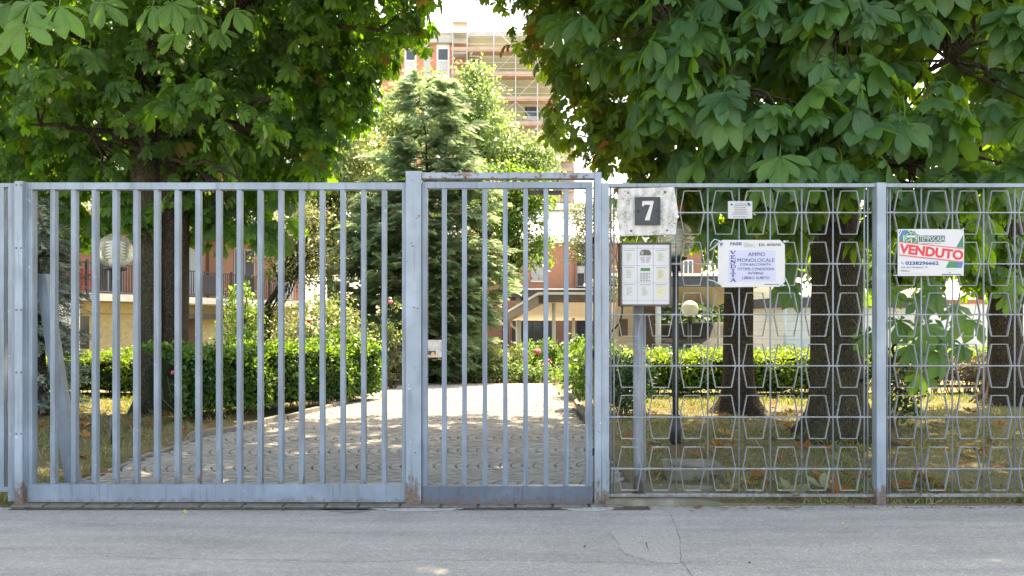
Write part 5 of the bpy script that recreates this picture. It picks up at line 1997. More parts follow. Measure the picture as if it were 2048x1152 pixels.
# ---- left chestnut with twin stems
bx, by = at(325, 0, 10.1).x, 10.1
stems = [([(at(300, 0, 10.1).x, 10.05, 0), (at(303, 0, 10.1).x, 10.05, 1.2), (at(300, 0, 10.1).x, 10.05, 2.6), (at(288, 0, 10.1).x, 10.0, 4.2), (at(272, 0, 10).x, 9.9, 6.2)], [.15, .13, .18, .18, .10]),
         ([(at(342, 0, 10.1).x, 10.2, 0), (at(344, 0, 10.1).x, 10.2, 1.2), (at(340, 0, 10.1).x, 10.2, 2.5), (at(335, 0, 10.1).x, 10.2, 4.2), (at(300, 0, 10.1).x, 10.3, 6.5)], [.19, .165, .20, .20, .12])]
fork = at(325, 330, 10.1)
limbs = [(at(330, 250, 10.1), at(480, 50, 9.7), .15, .12), (at(480, 50, 9.7), at(560, -60, 9.4), .12, .08), (at(300, 200, 10), at(120, 60, 9.2), .07, .03),
         (at(335, 280, 10.1), at(560, 200, 8.8), .05, .02), (at(300, 300, 10), at(80, 250, 8.8), .045, .02), (at(450, 90, 9.7), at(760, 60, 9.0), .05, .02),
         (at(320, 330, 10), at(480, 360, 8.6), .03, .012), (at(300, 150, 10), at(330, 20, 8.0), .05, .02), (at(340, 150, 10), at(700, -200, 9.0), .09, .04), (at(300, 100, 10), at(200, -300, 8.5), .09, .04)]
blobs = [B(210, 215, 10.9, 2.1, 1.4, 1.55, 290, .1), B(470, 170, 10.8, 1.75, 1.4, 1.5, 260, .1), B(430, 330, 10.6, 1.3, 1.1, .9, 110, .1), B(600, 100, 10.4, 1.2, 1.2, 1.15, 140, .1), B(575, 280, 10.6, .75, .8, .75, 60, .1),
         B(735, 35, 10.0, .95, 1.0, .75, 80, .1), B(680, 205, 10.4, .42, .6, .5, 26, .1), B(20, 200, 10.6, 1.7, 1.4, 1.8, 210, .1), B(120, 340, 10.6, 1.0, 1.0, .6, 60, .1), B(300, 60, 9.4, 2.2, 1.1, 1.0, 130, .1), B(560, -10, 9.2, 1.9, 1.2, .8, 130, .1), B(90, 60, 9.2, 1.5, 1.2, .9, 100, .1),
         B(300, 430, 10.5, .95, .7, .5, 50, .1), B(545, 440, 10.4, .3, .4, .48, 20, .1), B(180, 450, 10.7, .4, .4, .35, 16, .1), B(420, 440, 10.6, .6, .5, .45, 30, .1), B(440, 240, 8.8, .9, .6, .6, 26, .1), B(180, 180, 8.8, .9, .6, .7, 26, .1), B(640, 310, 10.2, .35, .5, .3, 14, .1)]
upper_shade = [(-7.0, 7.6, 6.6, 1.6, 1.5, .8, 110, .1), (-4.8, 7.6, 6.7, 1.6, 1.5, .8, 110, .1), (-2.6, 7.6, 6.7, 1.6, 1.5, .8, 110, .1), (-4.6, 6.0, 6.3, 2.6, 1.2, .9, 170, .1), (-4.5, 8.3, 7.0, 3.4, 3.0, 2.0, 420, .1), (-1.2, 7.4, 6.7, 2.6, 2.2, 1.2, 260, .1), (-7.5, 8.2, 6.2, 2.4, 2.6, 2.0, 220, .1), (-4.2, 11.6, 7.4, 2.6, 1.5, .9, 230, .1)]  # unseen lobes above the frame, placed to shade pavement and left lawn
pz = np.array([at(50, 48, 4.6), at(118, 12, 4.7), at(205, 5, 5.6), at(305, 12, 6.2), at(345, 5, 6.0), at(60, 5, 5.2), at(15, 10, 5.5), at(395, 30, 7.0), at(470, 20, 6.6), at(440, 60, 7.4), at(350, 70, 6.9)])
ex = (pz, np.array([(.02, -.45, -.9), (.15, -.5, -.8), (.1, -.4, -.9), (0, -.4, -.9), (.3, -.4, -.8), (-.3, -.4, -.8), (-.4, -.4, -.7), (0, -.5, -.8), (.2, -.5, -.8), (.1, -.4, -.8), (-.3, -.5, -.8)]),
      np.tile(np.array([(0, -.8, .5)]), (len(pz), 1)), np.array([.26, .24, .24, .24, .25, .22, .22, .24, .24, .23, .23]))
chestnut('twin-stemmed horse chestnut with dense dark crown behind the sliding gate', (bx, by, 0), stems, blobs, upper_shade, 6, .185, 'chestnut_leaf_deep', 280, limbs, 'bark_chestnut', ex, .95)

# ---- middle chestnut behind the sale notice
b0 = at(1477, 0, 10.1)
stems = [([(b0.x, 10.1, 0), (b0.x, 10.1, 1.0), (b0.x + .02, 10.1, 2.2), (b0.x - .05, 10.1, 3.6), (b0.x - .2, 10.0, 6.0)], [.21, .19, .18, .16, .09])]
limbs = [((b0.x, 10.1, 3.0), at(1250, 160, 9.4), .07, .025), ((b0.x, 10.1, 3.3), at(1100, 20, 9.2), .07, .025), ((b0.x, 10.1, 2.7), at(1200, 290, 9.5), .04, .015), ((b0.x, 10.1, 3.4), at(1330, 30, 8.8), .06, .02), ((b0.x, 10.1, 3.2), at(1600, 100, 9.4), .06, .02),
         (at(1120, 20, 9.2), at(1000, -120, 9.0), .05, .02)]
blobs = [B(1310, 130, 9.3, 1.3, 1.3, 1.15, 165, .2), B(1175, 70, 9.2, .75, 1.0, .75, 75, .2), B(1045, 5, 9.0, .48, .8, .4, 28), B(1150, 215, 9.4, .42, .8, .5, 34), B(1240, 285, 9.5, .55, .8, .42, 44), B(1330, 300, 9.6, .6, .8, .5, 44), B(1420, 330, 9.8, .7, .7, .5, 44), B(1480, 200, 9.6, 1.3, 1.2, 1.2, 120, .2), B(1330, 395, 9.9, .6, .5, .4, 24), B(1500, 430, 9.7, .9, .6, .4, 36), B(1420, 430, 10.4, .8, .5, .45, 44, .1), B(1290, 430, 10.6, .5, .4, .45, 20, .1)]
upper_shade = [(-1.2, 9.9, 7.0, 1.7, 1.4, .7, 130, .1), (1.1, 9.9, 7.0, 1.7, 1.4, .7, 130, .1), (3.2, 9.9, 7.0, 1.7, 1.4, .7, 120, .1), (1.6, 8.8, 6.6, 2.6, 2.5, 1.5, 320, .1), (3.6, 8.9, 7.0, 2.6, 2.4, 1.8, 260, .1), (.8, 11.2, 7.5, 3.0, 1.9, 1.0, 480, .05), (1.4, 12.6, 7.7, 3.0, 1.1, .8, 240, .05), (5.0, 11.6, 7.3, 2.4, 1.4, .9, 140, .1)]  # unseen lobes, the far ones added to set the path's shadow edge
chestnut('slim horse chestnut with partly browning leaves behind the sale notice', (b0.x, 10.1, 0), stems, blobs, upper_shade, 6, .185, 'chestnut_leaf_turning', 200, limbs, 'bark_dark', None, .78)

# ---- thick near chestnut on the right
b0 = at(1672, 0, 7.8)
stems = [([(b0.x, 7.8, 0), (b0.x, 7.8, .8), (b0.x + .03, 7.8, 1.7), (b0.x - .03, 7.8, 2.7), (b0.x - .1, 7.7, 3.7), (b0.x + .1, 7.6, 6)], [.275, .255, .245, .22, .17, .10])]
limbs = [((b0.x, 7.8, 2.6), at(1900, 120, 6.3), .06, .02), ((b0.x, 7.8, 2.4), at(1480, 180, 6.3), .05, .018), ((b0.x, 7.75, 2.9), at(1680, 60, 6.0), .05, .02), ((b0.x, 7.8, 2.3), at(1820, 330, 6.3), .04, .015), ((b0.x, 7.8, 3.2), at(1350, 60, 6.6), .06, .02), ((b0.x, 7.8, 2.1), at(1560, 380, 6.4), .03, .01),
         ((b0.x, 7.7, 3.5), (1.5, 6.4, 5.6), .08, .03), ((b0.x, 7.7, 3.8), (4.6, 6.3, 5.8), .08, .03), ((b0.x + .2, 7.75, .5), at(1850, 660, 6.3), .02, .008)]
blobs = [B(1850, 120, 6.5, 1.25, .95, .85, 105, .3), B(1560, 170, 6.5, 1.0, .9, .85, 95, .3), B(1390, 185, 6.7, .62, .8, .65, 46, .3), B(1720, 310, 6.4, 1.0, .75, .42, 52, .3), B(1530, 325, 6.5, .62, .7, .42, 32, .3), B(1985, 280, 6.5, .5, .8, .65, 34, .3),
         B(1330, 40, 6.8, .95, .9, .6, 60, .3), B(1640, 20, 6.6, 1.3, .9, .5, 70, .3), B(1960, 20, 6.6, .8, .9, .5, 44, .3), B(1200, 10, 7.2, .5, .7, .45, 24, .3), B(1560, 430, 6.6, .5, .5, .28, 14, .2), B(1855, 430, 6.6, .5, .5, .3, 14, .2)]
upper_shade = [(-.4, 7.6, 6.7, 1.6, 1.5, .8, 120, .1), (1.8, 7.5, 6.8, 1.6, 1.5, .8, 120, .1), (4.0, 7.5, 6.8, 1.6, 1.5, .8, 120, .1), (6.2, 7.5, 6.8, 1.6, 1.5, .8, 110, .1), (-1.0, 5.7, 5.9, 3.2, 1.1, .8, 170, .1), (4.4, 5.7, 5.9, 3.0, 1.1, .8, 150, .1), (3.2, 6.9, 5.6, 3.0, 2.4, 1.3, 320, .1), (.4, 7.0, 6.0, 2.4, 2.4, 1.1, 330, .1), (6.4, 7.2, 5.6, 2.6, 2.2, 1.6, 240, .1)]  # unseen lobes overhead, several added to stop sun spots on the asphalt
lowp = [(1835, 600, 6.2), (1875, 585, 6.3), (1905, 610, 6.4), (1850, 650, 6.1), (1890, 660, 6.2), (1820, 690, 6.1), (1925, 690, 6.4), (1800, 640, 6.3), (1945, 640, 6.6), (1860, 560, 6.4), (1880, 705, 6.2), (1730, 670, 6.5), (1560, 560, 6.8), (1590, 580, 6.7), (1540, 520, 6.8), (1575, 530, 6.6), (2030, 560, 6.7), (2010, 590, 6.9), (1775, 575, 6.6), (1840, 745, 6.3)]
lp_ = np.array([at(*q) for q in lowp])
n_ = len(lp_)
ex = (lp_, np.stack([rng.uniform(-.8, .8, n_), np.full(n_, -.4), rng.uniform(-1, -.5, n_)], 1), np.stack([rng.uniform(-.25, .25, n_), np.full(n_, -.8), rng.uniform(.2, .7, n_)], 1), rng.uniform(.19, .27, n_))
chestnut('thick mossy horse chestnut with big drooping leaves close behind the fence', (b0.x, 7.8, 0), stems, blobs, upper_shade, 6, .285, 'chestnut_leaf', 290, limbs, 'bark_chestnut', ex, .44)

# ---- chestnut at the right edge
b0 = at(2012, 0, 10.9)
stems = [([(b0.x, 10.9, 0), (b0.x - .02, 10.9, 1.2), (b0.x, 10.9, 2.6), (b0.x + .1, 10.9, 4.2), (b0.x, 10.8, 6)], [.24, .215, .21, .18, .1])]
limbs = [((b0.x, 10.9, 3.0), at(1850, 150, 10), .07, .02), ((b0.x, 10.9, 2.4), at(1900, 380, 10), .04, .015), ((b0.x, 10.9, 3.2), (9.5, 10, 5), .07, .03)]
blobs = [B(1850, 220, 10.2, 1.6, 1.2, 1.5, 150, .2), B(2030, 150, 10.0, 1.4, 1.3, 1.8, 130, .2), B(1880, 480, 10.4, .8, .6, .5, 40, .2), B(1960, 420, 10.3, .6, .6, .5, 24, .2), B(1650, 230, 10.2, 1.2, 1.0, 1.2, 90, .2), B(1905, 520, 10.8, 1.3, .6, .55, 80, .1), B(1750, 500, 11.0, .9, .5, .6, 50, .1), B(2040, 530, 11.2, .7, .5, .6, 34, .1), B(1600, 480, 10.8, .8, .5, .5, 44, .1)]
upper_shade = [(7.0, 9.5, 6.8, 3.0, 2.4, 1.8, 320, .1)]
chestnut('horse chestnut with dark smooth trunk at the right edge of the photo', (b0.x, 10.9, 0), stems, blobs, upper_shade, 6, .21, 'chestnut_leaf', 120, limbs, 'bark_dark')

# ================================================================ HEDGES AND BUSHES
def hedge(label, x0, x1, y0, y1, h, n, mat, leaf=.05, stems=60, core='hedge_core', clear=.14, z0=None, rot=0.0):
    Yc = (y0 + y1) / 2
    g = ground_z(Yc) if z0 is None else z0
    t = thing('hedge', label, 'hedge', ((x0 + x1) / 2, Yc, g))
    # twiggy core
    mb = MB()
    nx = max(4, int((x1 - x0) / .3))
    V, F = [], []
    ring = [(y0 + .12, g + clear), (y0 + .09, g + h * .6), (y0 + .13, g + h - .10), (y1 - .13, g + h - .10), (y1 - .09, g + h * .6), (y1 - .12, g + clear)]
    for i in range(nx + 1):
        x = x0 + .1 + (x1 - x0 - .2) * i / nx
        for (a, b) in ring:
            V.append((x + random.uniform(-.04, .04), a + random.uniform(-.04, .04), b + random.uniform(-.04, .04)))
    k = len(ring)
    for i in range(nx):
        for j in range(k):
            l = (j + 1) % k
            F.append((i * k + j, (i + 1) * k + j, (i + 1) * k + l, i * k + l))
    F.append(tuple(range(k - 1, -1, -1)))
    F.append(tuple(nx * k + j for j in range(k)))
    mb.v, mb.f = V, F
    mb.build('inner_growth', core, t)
    mb = MB()
    for s in range(stems):
        x = random.uniform(x0 + .05, x1 - .05)
        y = random.uniform(y0 + .05, y1 - .1)
        limb(mb, (x, y, g), (x + random.uniform(-.15, .15), y + random.uniform(-.1, .1), g + h * random.uniform(.4, .9)), .008, .004, .3, 4, 5, 0, s)
    if stems:
        mb.build('stems', 'twig', t)['kind'] = 'stuff'
    # leaves: top and front layers
    L, D = x1 - x0, y1 - y0
    at_, af = L * D, L * h
    nt_ = int(n * at_ / (at_ + af + .0))
    nf = n - nt_
    P = np.empty((n, 3))
    P[:nt_] = np.stack([rng.uniform(x0, x1, nt_), rng.uniform(y0, y1, nt_), g + h - np.abs(rng.normal(0, .05, nt_)) + (rng.random(nt_) < .05) * rng.random(nt_) * .12], 1)
    P[nt_:] = np.stack([rng.uniform(x0, x1, nf), y0 + np.abs(rng.normal(0, .08, nf)) - (rng.random(nf) < .05) * rng.random(nf) * .12, g + clear * .7 + (h - clear * .7) * rng.random(nf) ** .8], 1)
    lump = .06 * np.sin(P[:, 0] * 3.7 + 1) + .05 * np.sin(P[:, 0] * 8.3)
    P[:nt_, 2] += lump[:nt_] * .6
    P[nt_:, 1] += lump[nt_:] * .7
    fr = np.clip(((P[nt_:, 2] - g) / h - .6) / .4, 0, 1.2)
    P[nt_:, 1] += fr ** 2 * .30
    P[:nt_, 2] -= .10 * np.clip(1 - (P[:nt_, 1] - y0) / .3, 0, 1) ** 2
    ax = rand_dirs(n)
    ax[:nt_, 2] = np.abs(ax[:nt_, 2]) * .8 + .1
    ax[nt_:, 1] -= .5
    no = rand_dirs(n) + np.array([0, -.3, .9])
    scatter('foliage', KITE, P, ax, no, leaf * rng.uniform(.6, 1.3, n), mat, t)
    if rot:
        c = Vector(((x0 + x1) / 2, Yc, 0))
        M = Matrix.Translation(c) @ Matrix.Rotation(rot, 4, 'Z') @ Matrix.Translation(-c)
        for ch in t.children:
            ch.data.transform(M)
    return t


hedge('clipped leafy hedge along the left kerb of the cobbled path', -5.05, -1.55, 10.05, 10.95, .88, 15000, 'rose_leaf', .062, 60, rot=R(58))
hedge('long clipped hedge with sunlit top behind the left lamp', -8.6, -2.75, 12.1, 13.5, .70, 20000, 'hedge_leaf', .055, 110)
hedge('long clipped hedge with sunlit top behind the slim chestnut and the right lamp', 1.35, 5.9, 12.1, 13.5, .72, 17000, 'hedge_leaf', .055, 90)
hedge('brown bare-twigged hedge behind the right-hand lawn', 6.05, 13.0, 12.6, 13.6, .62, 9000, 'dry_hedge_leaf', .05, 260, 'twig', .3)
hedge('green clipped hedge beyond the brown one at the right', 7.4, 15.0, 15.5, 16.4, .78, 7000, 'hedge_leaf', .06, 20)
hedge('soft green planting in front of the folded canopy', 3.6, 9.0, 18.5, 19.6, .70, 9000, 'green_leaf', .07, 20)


def bush(label, name, cat, x, Y, r, h, n, mat, leaf, stems=7, flowers=(), tall=1.0, ry=None, z=None, tmpl=None):
    g = ground_z(Y) if z is None else z
    t = thing(name, label, cat, (x, Y, g))
    ry = ry or r
    mb = MB()
    for s in range(stems):
        a = random.uniform(0, 6.28)
        d = random.uniform(.2, .9)
        limb(mb, (x + .12 * r * math.cos(a), Y + .12 * r * math.sin(a), g), (x + r * d * math.cos(a), Y + ry * d * math.sin(a), g + h * random.uniform(.5, .95)), .012, .004, .25, 6, 5, 0, s)
    mb.build('stems', 'twig', t)['kind'] = 'stuff'
    nc = max(10, n // 28)
    d = rand_dirs(nc)
    rr = rng.random(nc) ** .45
    C = np.array([x, Y, g + h * .56]) + d * rr[:, None] * np.array([r, ry, h * .46])
    i = rng.integers(nc, size=n)
    P = C[i] + rng.normal(size=(n, 3)) * np.array([.11, .11, .09]) * (r ** .5)
    P[:, 2] = np.maximum(P[:, 2], g + .03)
    ax = rand_dirs(n) + np.array([0, -.2, -.15])
    no = rand_dirs(n) * .9 + np.array([0, -.35, .8])
    scatter('foliage', tmpl or OVAL, P, ax, no, leaf * rng.uniform(.6, 1.3, n), mat, t)
    for (fx_, fz_, fm, fs) in flowers:
        bl = MB()
        for q in range(3):
            bl.lathe([(.004, -fs * .5), (fs * (.55 + .2 * q), -fs * .1), (fs * (.62 + .16 * q), fs * .25 - q * fs * .12), (fs * .3, fs * .3 - q * fs * .12)], 0, 0, 9)
        o = bl.build('bloom', fm, t, True)
        o.data.transform(Matrix.Translation((x + fx_, Y - ry * .85, g + fz_)) @ Matrix.Rotation(R(50), 4, 'X'))
    return t


p = at(405, 0, 9.2)
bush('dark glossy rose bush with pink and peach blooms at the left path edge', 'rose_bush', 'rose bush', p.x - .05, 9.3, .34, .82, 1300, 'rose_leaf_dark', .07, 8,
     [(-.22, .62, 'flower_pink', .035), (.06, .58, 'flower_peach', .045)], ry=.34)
p = at(665, 0, 11.4)
bush('sunlit yellow-green rose bush at the end of the left kerb', 'rose_bush', 'rose bush', p.x + .06, 11.7, .52, 1.12, 3000, 'rose_leaf', .075, 12, [(-.55, .95, 'flower_peach', .05)], ry=.5)
p = at(625, 0, 12.6)
bush('pale-leaved climbing rose catching the sun behind the left hedge', 'climbing_rose', 'rose bush', p.x, 13.6, .95, 1.75, 4200, 'pale_leaf', .075, 10, [(.5, 1.0, 'flower_pink', .05), (-.2, 1.3, 'flower_red', .04)], ry=.6)
p = at(470, 0, 15)
bush('loose pale shrub in front of the yellow ground floor wall', 'garden_shrub', 'shrub', p.x, 15.2, .5, 1.9, 1500, 'green_leaf', .075, 8, [], ry=.4)
p = at(785, 0, 14.4)
bush('slender rose with a pink bloom in front of the cypress', 'climbing_rose', 'rose bush', p.x, 14.4, .32, 1.75, 700, 'pale_leaf', .065, 9, [(.0, 1.68, 'flower_pink', .05)], ry=.3)
p = at(715, 0, 14.0)
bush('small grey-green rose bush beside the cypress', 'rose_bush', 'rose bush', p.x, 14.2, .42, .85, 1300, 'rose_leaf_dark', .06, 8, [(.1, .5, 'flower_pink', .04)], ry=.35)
p = at(1185, 0, 10.3)
bush('leafy rose bush right of the path behind the pedestrian gate', 'rose_bush', 'rose bush', p.x + .02, 10.3, .42, .98, 2400, 'rose_leaf', .075, 9, [], ry=.6)
p = at(1160, 0, 12.0)
bush('darker rose bush beyond the one right of the path', 'rose_bush', 'rose bush', p.x + .12, 12.2, .42, 1.0, 2200, 'rose_leaf', .075, 9, [(-.3, .5, 'flower_red', .03)], ry=.5)
p = at(1245, 0, 9.6)
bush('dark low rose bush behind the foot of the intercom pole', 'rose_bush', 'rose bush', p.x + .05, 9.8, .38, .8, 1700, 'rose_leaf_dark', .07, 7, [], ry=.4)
p = at(1075, 0, 18)
bush('hydrangea bush with pink and red blooms under the entrance canopy', 'hydrangea', 'shrub', p.x + .05, 18.3, .6, .95, 2600, 'green_leaf', .09, 8, [(-.05, .72, 'flower_pink', .09), (.2, .5, 'flower_red', .06), (.05, .42, 'flower_red', .06)], ry=.5)
p = at(990, 0, 16.8)
bush('silvery feathery shrub at the foot of the cypress', 'silver_shrub', 'shrub', p.x, 16.9, .36, .85, 1700, 'pale_leaf', .07, 8, [], ry=.35, tmpl=KITE)
p = at(1030, 0, 17.5)
bush('tall pale grassy shrub beside the canopy downpipe', 'silver_shrub', 'shrub', p.x + .02, 17.6, .36, .9, 1500, 'pale_leaf', .07, 8, [], ry=.35, tmpl=KITE)
p = at(930, 0, 16.6)
bush('low yellow-green planting along the far edge of the path', 'ground_planting', 'shrub', p.x, 16.9, .9, .4, 2200, 'lime_leaf', .07, 8, [], ry=.3, tmpl=KITE)
bush('low green planting before the hydrangea', 'ground_planting', 'shrub', .35, 17.0, .8, .38, 1800, 'lime_leaf', .07, 6, [], ry=.25, tmpl=KITE)
p = at(1812, 0, 8.3)
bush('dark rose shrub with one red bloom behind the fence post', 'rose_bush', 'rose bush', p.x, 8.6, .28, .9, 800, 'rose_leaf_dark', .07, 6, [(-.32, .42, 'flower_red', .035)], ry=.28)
p = at(498, 0, 12.9)
bush('climbing vine with light leaves around the far left lamp', 'climbing_vine', 'vine', p.x - .05, 13.0, .35, 2.1, 900, 'green_leaf', .07, 6, [], ry=.25)

# ================================================================ TREES BEYOND
def leafy_tree(label, name, x, Y, h, crown, n, mat, leaf, trunk_r=.12, bark_m='bark_dark', lean=0.0, tmpl=None, spread=.3, trunk_pts=None):
    g = ground_z(Y)
    t = thing(name, label, 'tree', (x, Y, g))
    mb = MB()
    pts = trunk_pts or [(x, Y, g), (x + lean * .3, Y, g + h * .25), (x + lean * .7, Y, g + h * .5), (x + lean, Y, g + h * .85)]
    trunk_mesh(mb, pts, [trunk_r, trunk_r * .85, trunk_r * .65, trunk_r * .3], 10, 3)
    mb.build('trunk', bark_m, t, True)
    CP, CO = [], []
    mb = MB()
    for (cx, cz, rx, ry, rz, w) in crown:
        m = max(6, int(w))
        d = rand_dirs(m)
        rr = rng.random(m) ** .40
        c = np.array([cx, Y, cz]) + d * rr[:, None] * np.array([rx, ry, rz])
        CP.append(c)
        CO.append(d)
        for k in range(min(m, 9)):
            q = pts[2] if k % 2 else pts[-1]
            limb(mb, q, c[k], .03 * trunk_r / .12, .006, .15, 6, 5, .1, k)
    mb.build('branches', bark_m, t, True)['kind'] = 'stuff'
    C = np.concatenate(CP)
    D = np.concatenate(CO)
    i = rng.integers(len(C), size=n)
    off = rng.normal(size=(n, 3)) * spread
    off[:, 2] *= .55
    P = C[i] + off
    ax = rand_dirs(n) + D[i] * .5 + np.array([0, 0, -.35])
    no = rand_dirs(n) * .8 + np.array([0, 0, 1.0]) + D[i] * .4
    scatter('crown', tmpl or KITE, P, ax, no, leaf * rng.uniform(.6, 1.3, n), mat, t)
    return t


def ce(x, y, Y, rx, ry, rz, w):
    p = at(x, y, Y)
    return (p.x, p.z, rx, ry, rz, w)


Y = 24.0
leafy_tree('bright yellow-green lime tree in full sun behind the cypress', 'lime_tree', at(960, 0, Y).x, Y, 7.5,
           [ce(950, 235, Y, .95, 1.4, 1.2, 50), ce(990, 320, Y, 1.35, 1.5, .95, 70), ce(870, 250, Y, 1.4, 1.4, 1.0, 60), ce(785, 255, Y, 1.0, 1.2, 1.2, 45), ce(1060, 335, Y, .85, 1.0, .8, 44), ce(870, 175, Y, .5, .7, .4, 14), ce(960, 410, Y, 1.6, 1.4, 1.0, 40), ce(948, 165, Y, .28, .5, .45, 14)],
           24000, 'lime_leaf', .13, .16, spread=.25)
Y = 20.5
leafy_tree('green maple with loose branches right of the cypress', 'maple_tree', at(1010, 0, Y).x, Y, 5.0,
           [ce(1030, 440, Y, .8, .9, .9, 46), ce(1065, 400, Y, .5, .7, .5, 24), ce(1075, 505, Y, .38, .6, .45, 18), ce(1010, 520, Y, .6, .8, .7, 30), ce(990, 360, Y, .9, .9, .7, 34), ce(1060, 355, Y, .5, .6, .3, 14)],
           7500, 'green_leaf', .11, .10, spread=.17)
Y = 19.0
leafy_tree('pale sunlit tree between the left chestnut and the cypress', 'pale_tree', at(660, 0, Y).x, Y, 6,
           [ce(680, 350, Y, .9, 1.0, .8, 40), ce(640, 430, Y, .8, .9, .8, 40), ce(720, 300, Y, .6, .8, .7, 26), ce(610, 520, Y, .5, .7, .5, 20), ce(660, 470, Y, .6, .7, .6, 24)],
           12500, 'pale_leaf', .10, .10, spread=.2)
Y = 15.5
q = [at(532, 735, Y), at(535, 610, Y), at(560, 570, Y), at(612, 520, Y)]
q[0].z = ground_z(Y)
leafy_tree('small crooked olive-leaved tree behind the left hedge', 'crooked_tree', at(532, 0, Y).x, Y, 3.0,
           [ce(560, 470, Y, .55, .6, .45, 30), ce(620, 450, Y, .6, .6, .5, 34), ce(600, 540, Y, .5, .5, .35, 22), ce(650, 520, Y, .35, .5, .45, 18), ce(530, 520, Y, .25, .4, .4, 12), ce(550, 640, Y, .35, .4, .35, 20)],
           5200, 'olive_leaf', .065, .085, 'bark_dark', 0, None, .14, q)
Y = 21.0
leafy_tree('weeping pale birch beside the pedestrian gate jamb', 'birch_tree', at(1215, 0, Y).x, Y, 5.5,
           [ce(1160, 440, Y, .32, .6, .55, 22), ce(1150, 500, Y, .22, .5, .35, 12), ce(1200, 430, Y, .5, .7, .8, 24), ce(1230, 560, Y, .3, .4, .5, 10)],
           2600, 'olive_leaf', .075, .07, spread=.13)
# farther greenery closing the view on both sides
for k, (x, y, Y, rx, rz, lab, mat) in enumerate([
        (1330, 470, 44, 4.2, 2.6, 'distant green tree rising over the folded canopy', 'green_leaf'), (1520, 430, 42, 4.5, 3.4, 'distant broad tree behind the wooden portal', 'green_leaf'),
        (1740, 470, 40, 4.0, 3.2, 'distant tree behind the block hut roof', 'lime_leaf'), (1960, 440, 42, 5.0, 3.6, 'distant tree over the pale garden wall', 'green_leaf'),
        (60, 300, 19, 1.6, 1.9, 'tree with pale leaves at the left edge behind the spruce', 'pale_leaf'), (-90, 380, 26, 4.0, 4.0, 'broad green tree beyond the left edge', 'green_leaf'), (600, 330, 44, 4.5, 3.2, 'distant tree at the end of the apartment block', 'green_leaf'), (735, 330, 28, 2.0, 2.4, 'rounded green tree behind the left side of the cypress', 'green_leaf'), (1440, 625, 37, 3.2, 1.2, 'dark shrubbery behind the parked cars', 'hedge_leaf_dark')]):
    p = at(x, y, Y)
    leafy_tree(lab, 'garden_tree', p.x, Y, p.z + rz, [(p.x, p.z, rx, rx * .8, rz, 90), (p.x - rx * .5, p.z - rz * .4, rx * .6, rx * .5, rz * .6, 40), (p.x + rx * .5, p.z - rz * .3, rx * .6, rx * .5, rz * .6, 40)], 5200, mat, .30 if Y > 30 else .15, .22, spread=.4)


def conifer(label, name, x, Y, h, prof, n, mat, size, tmpls, droop, seed, z0=0.0, ryf=1.0, leaders=((0, 0, 1, 1, 1),)):
    """prof: list of (relative height, radius)"""
    g = ground_z(Y)
    t = thing(name, label, 'tree', (x, Y, g))
    mb = MB()
    trunk_mesh(mb, [(x, Y, g), (x, Y, g + h * .4), (x + .03, Y, g + h * .62), (x, Y, g + h * .82)], [.14, .10, .045, .010], 10, seed)
    mb.build('trunk', 'bark_dark', t, True)
    hs = [p[0] for p in prof]
    rs = [p[1] for p in prof]
    mb = MB()
    P, AX, NO = [], [], []
    nb_ = n // 14
    for b in range(nb_):
        ld = leaders[int(rng.choice(len(leaders), p=np.array([q[4] for q in leaders]) / sum(q[4] for q in leaders)))]
        u = rng.random() ** .85
        rad = np.interp(u, hs, rs) * rng.uniform(.6, 1.12) * (1 + .18 * math.sin(u * 31 + b * 2.4)) * ld[3]
        a = rng.uniform(0, 2 * math.pi)
        d = np.array([math.cos(a), math.sin(a) * ryf, 0])
        z = g + h * u * ld[2]
        base = np.array([x + ld[0] * min(1, .35 + u), Y + ld[1], z])
        tip = base + d * rad + np.array([0, 0, -droop * rad + .12 * rng.normal()])
        if b % 5 == 0:
            mb.tube([tuple(base), tuple((base + tip) / 2 + np.array([0, 0, .06])), tuple(tip)], [.018, .012, .005], 5)
        tilt = rng.normal(size=3) * .16
        side = np.array([-d[1], d[0], 0])
        for k in range(14):
            s = .35 + .65 * ((k + rng.random()) / 14)
            sd = (1 if k % 2 else -1) * rng.uniform(.1, 1.0) * (1.25 - s)
            q = base + (tip - base) * s + side * sd * .45 * rad * .5 + np.array([0, 0, rng.normal() * .035 - abs(sd) * .08])
            P.append(q)
            AX.append(d * (1 - .4 * abs(sd)) + side * sd * 1.1 + np.array([0, 0, -droop * .9 + rng.normal() * .12]))
            NO.append(np.array([0, 0, 1.0]) + d * .55 + tilt * 2 + rng.normal(size=3) * .3)
    mb.build('branches', 'bark_dark', t, True)['kind'] = 'stuff'
    P, AX, NO = np.array(P), np.array(AX), np.array(NO)
    parts = np.array_split(rng.permutation(len(P)), len(tmpls))
    for g_, tm in zip(parts, tmpls):
        scatter('needles', tm, P[g_], AX[g_], NO[g_], size * rng.uniform(.6, 1.25, len(g_)), mat, t, smooth=False)
    return t


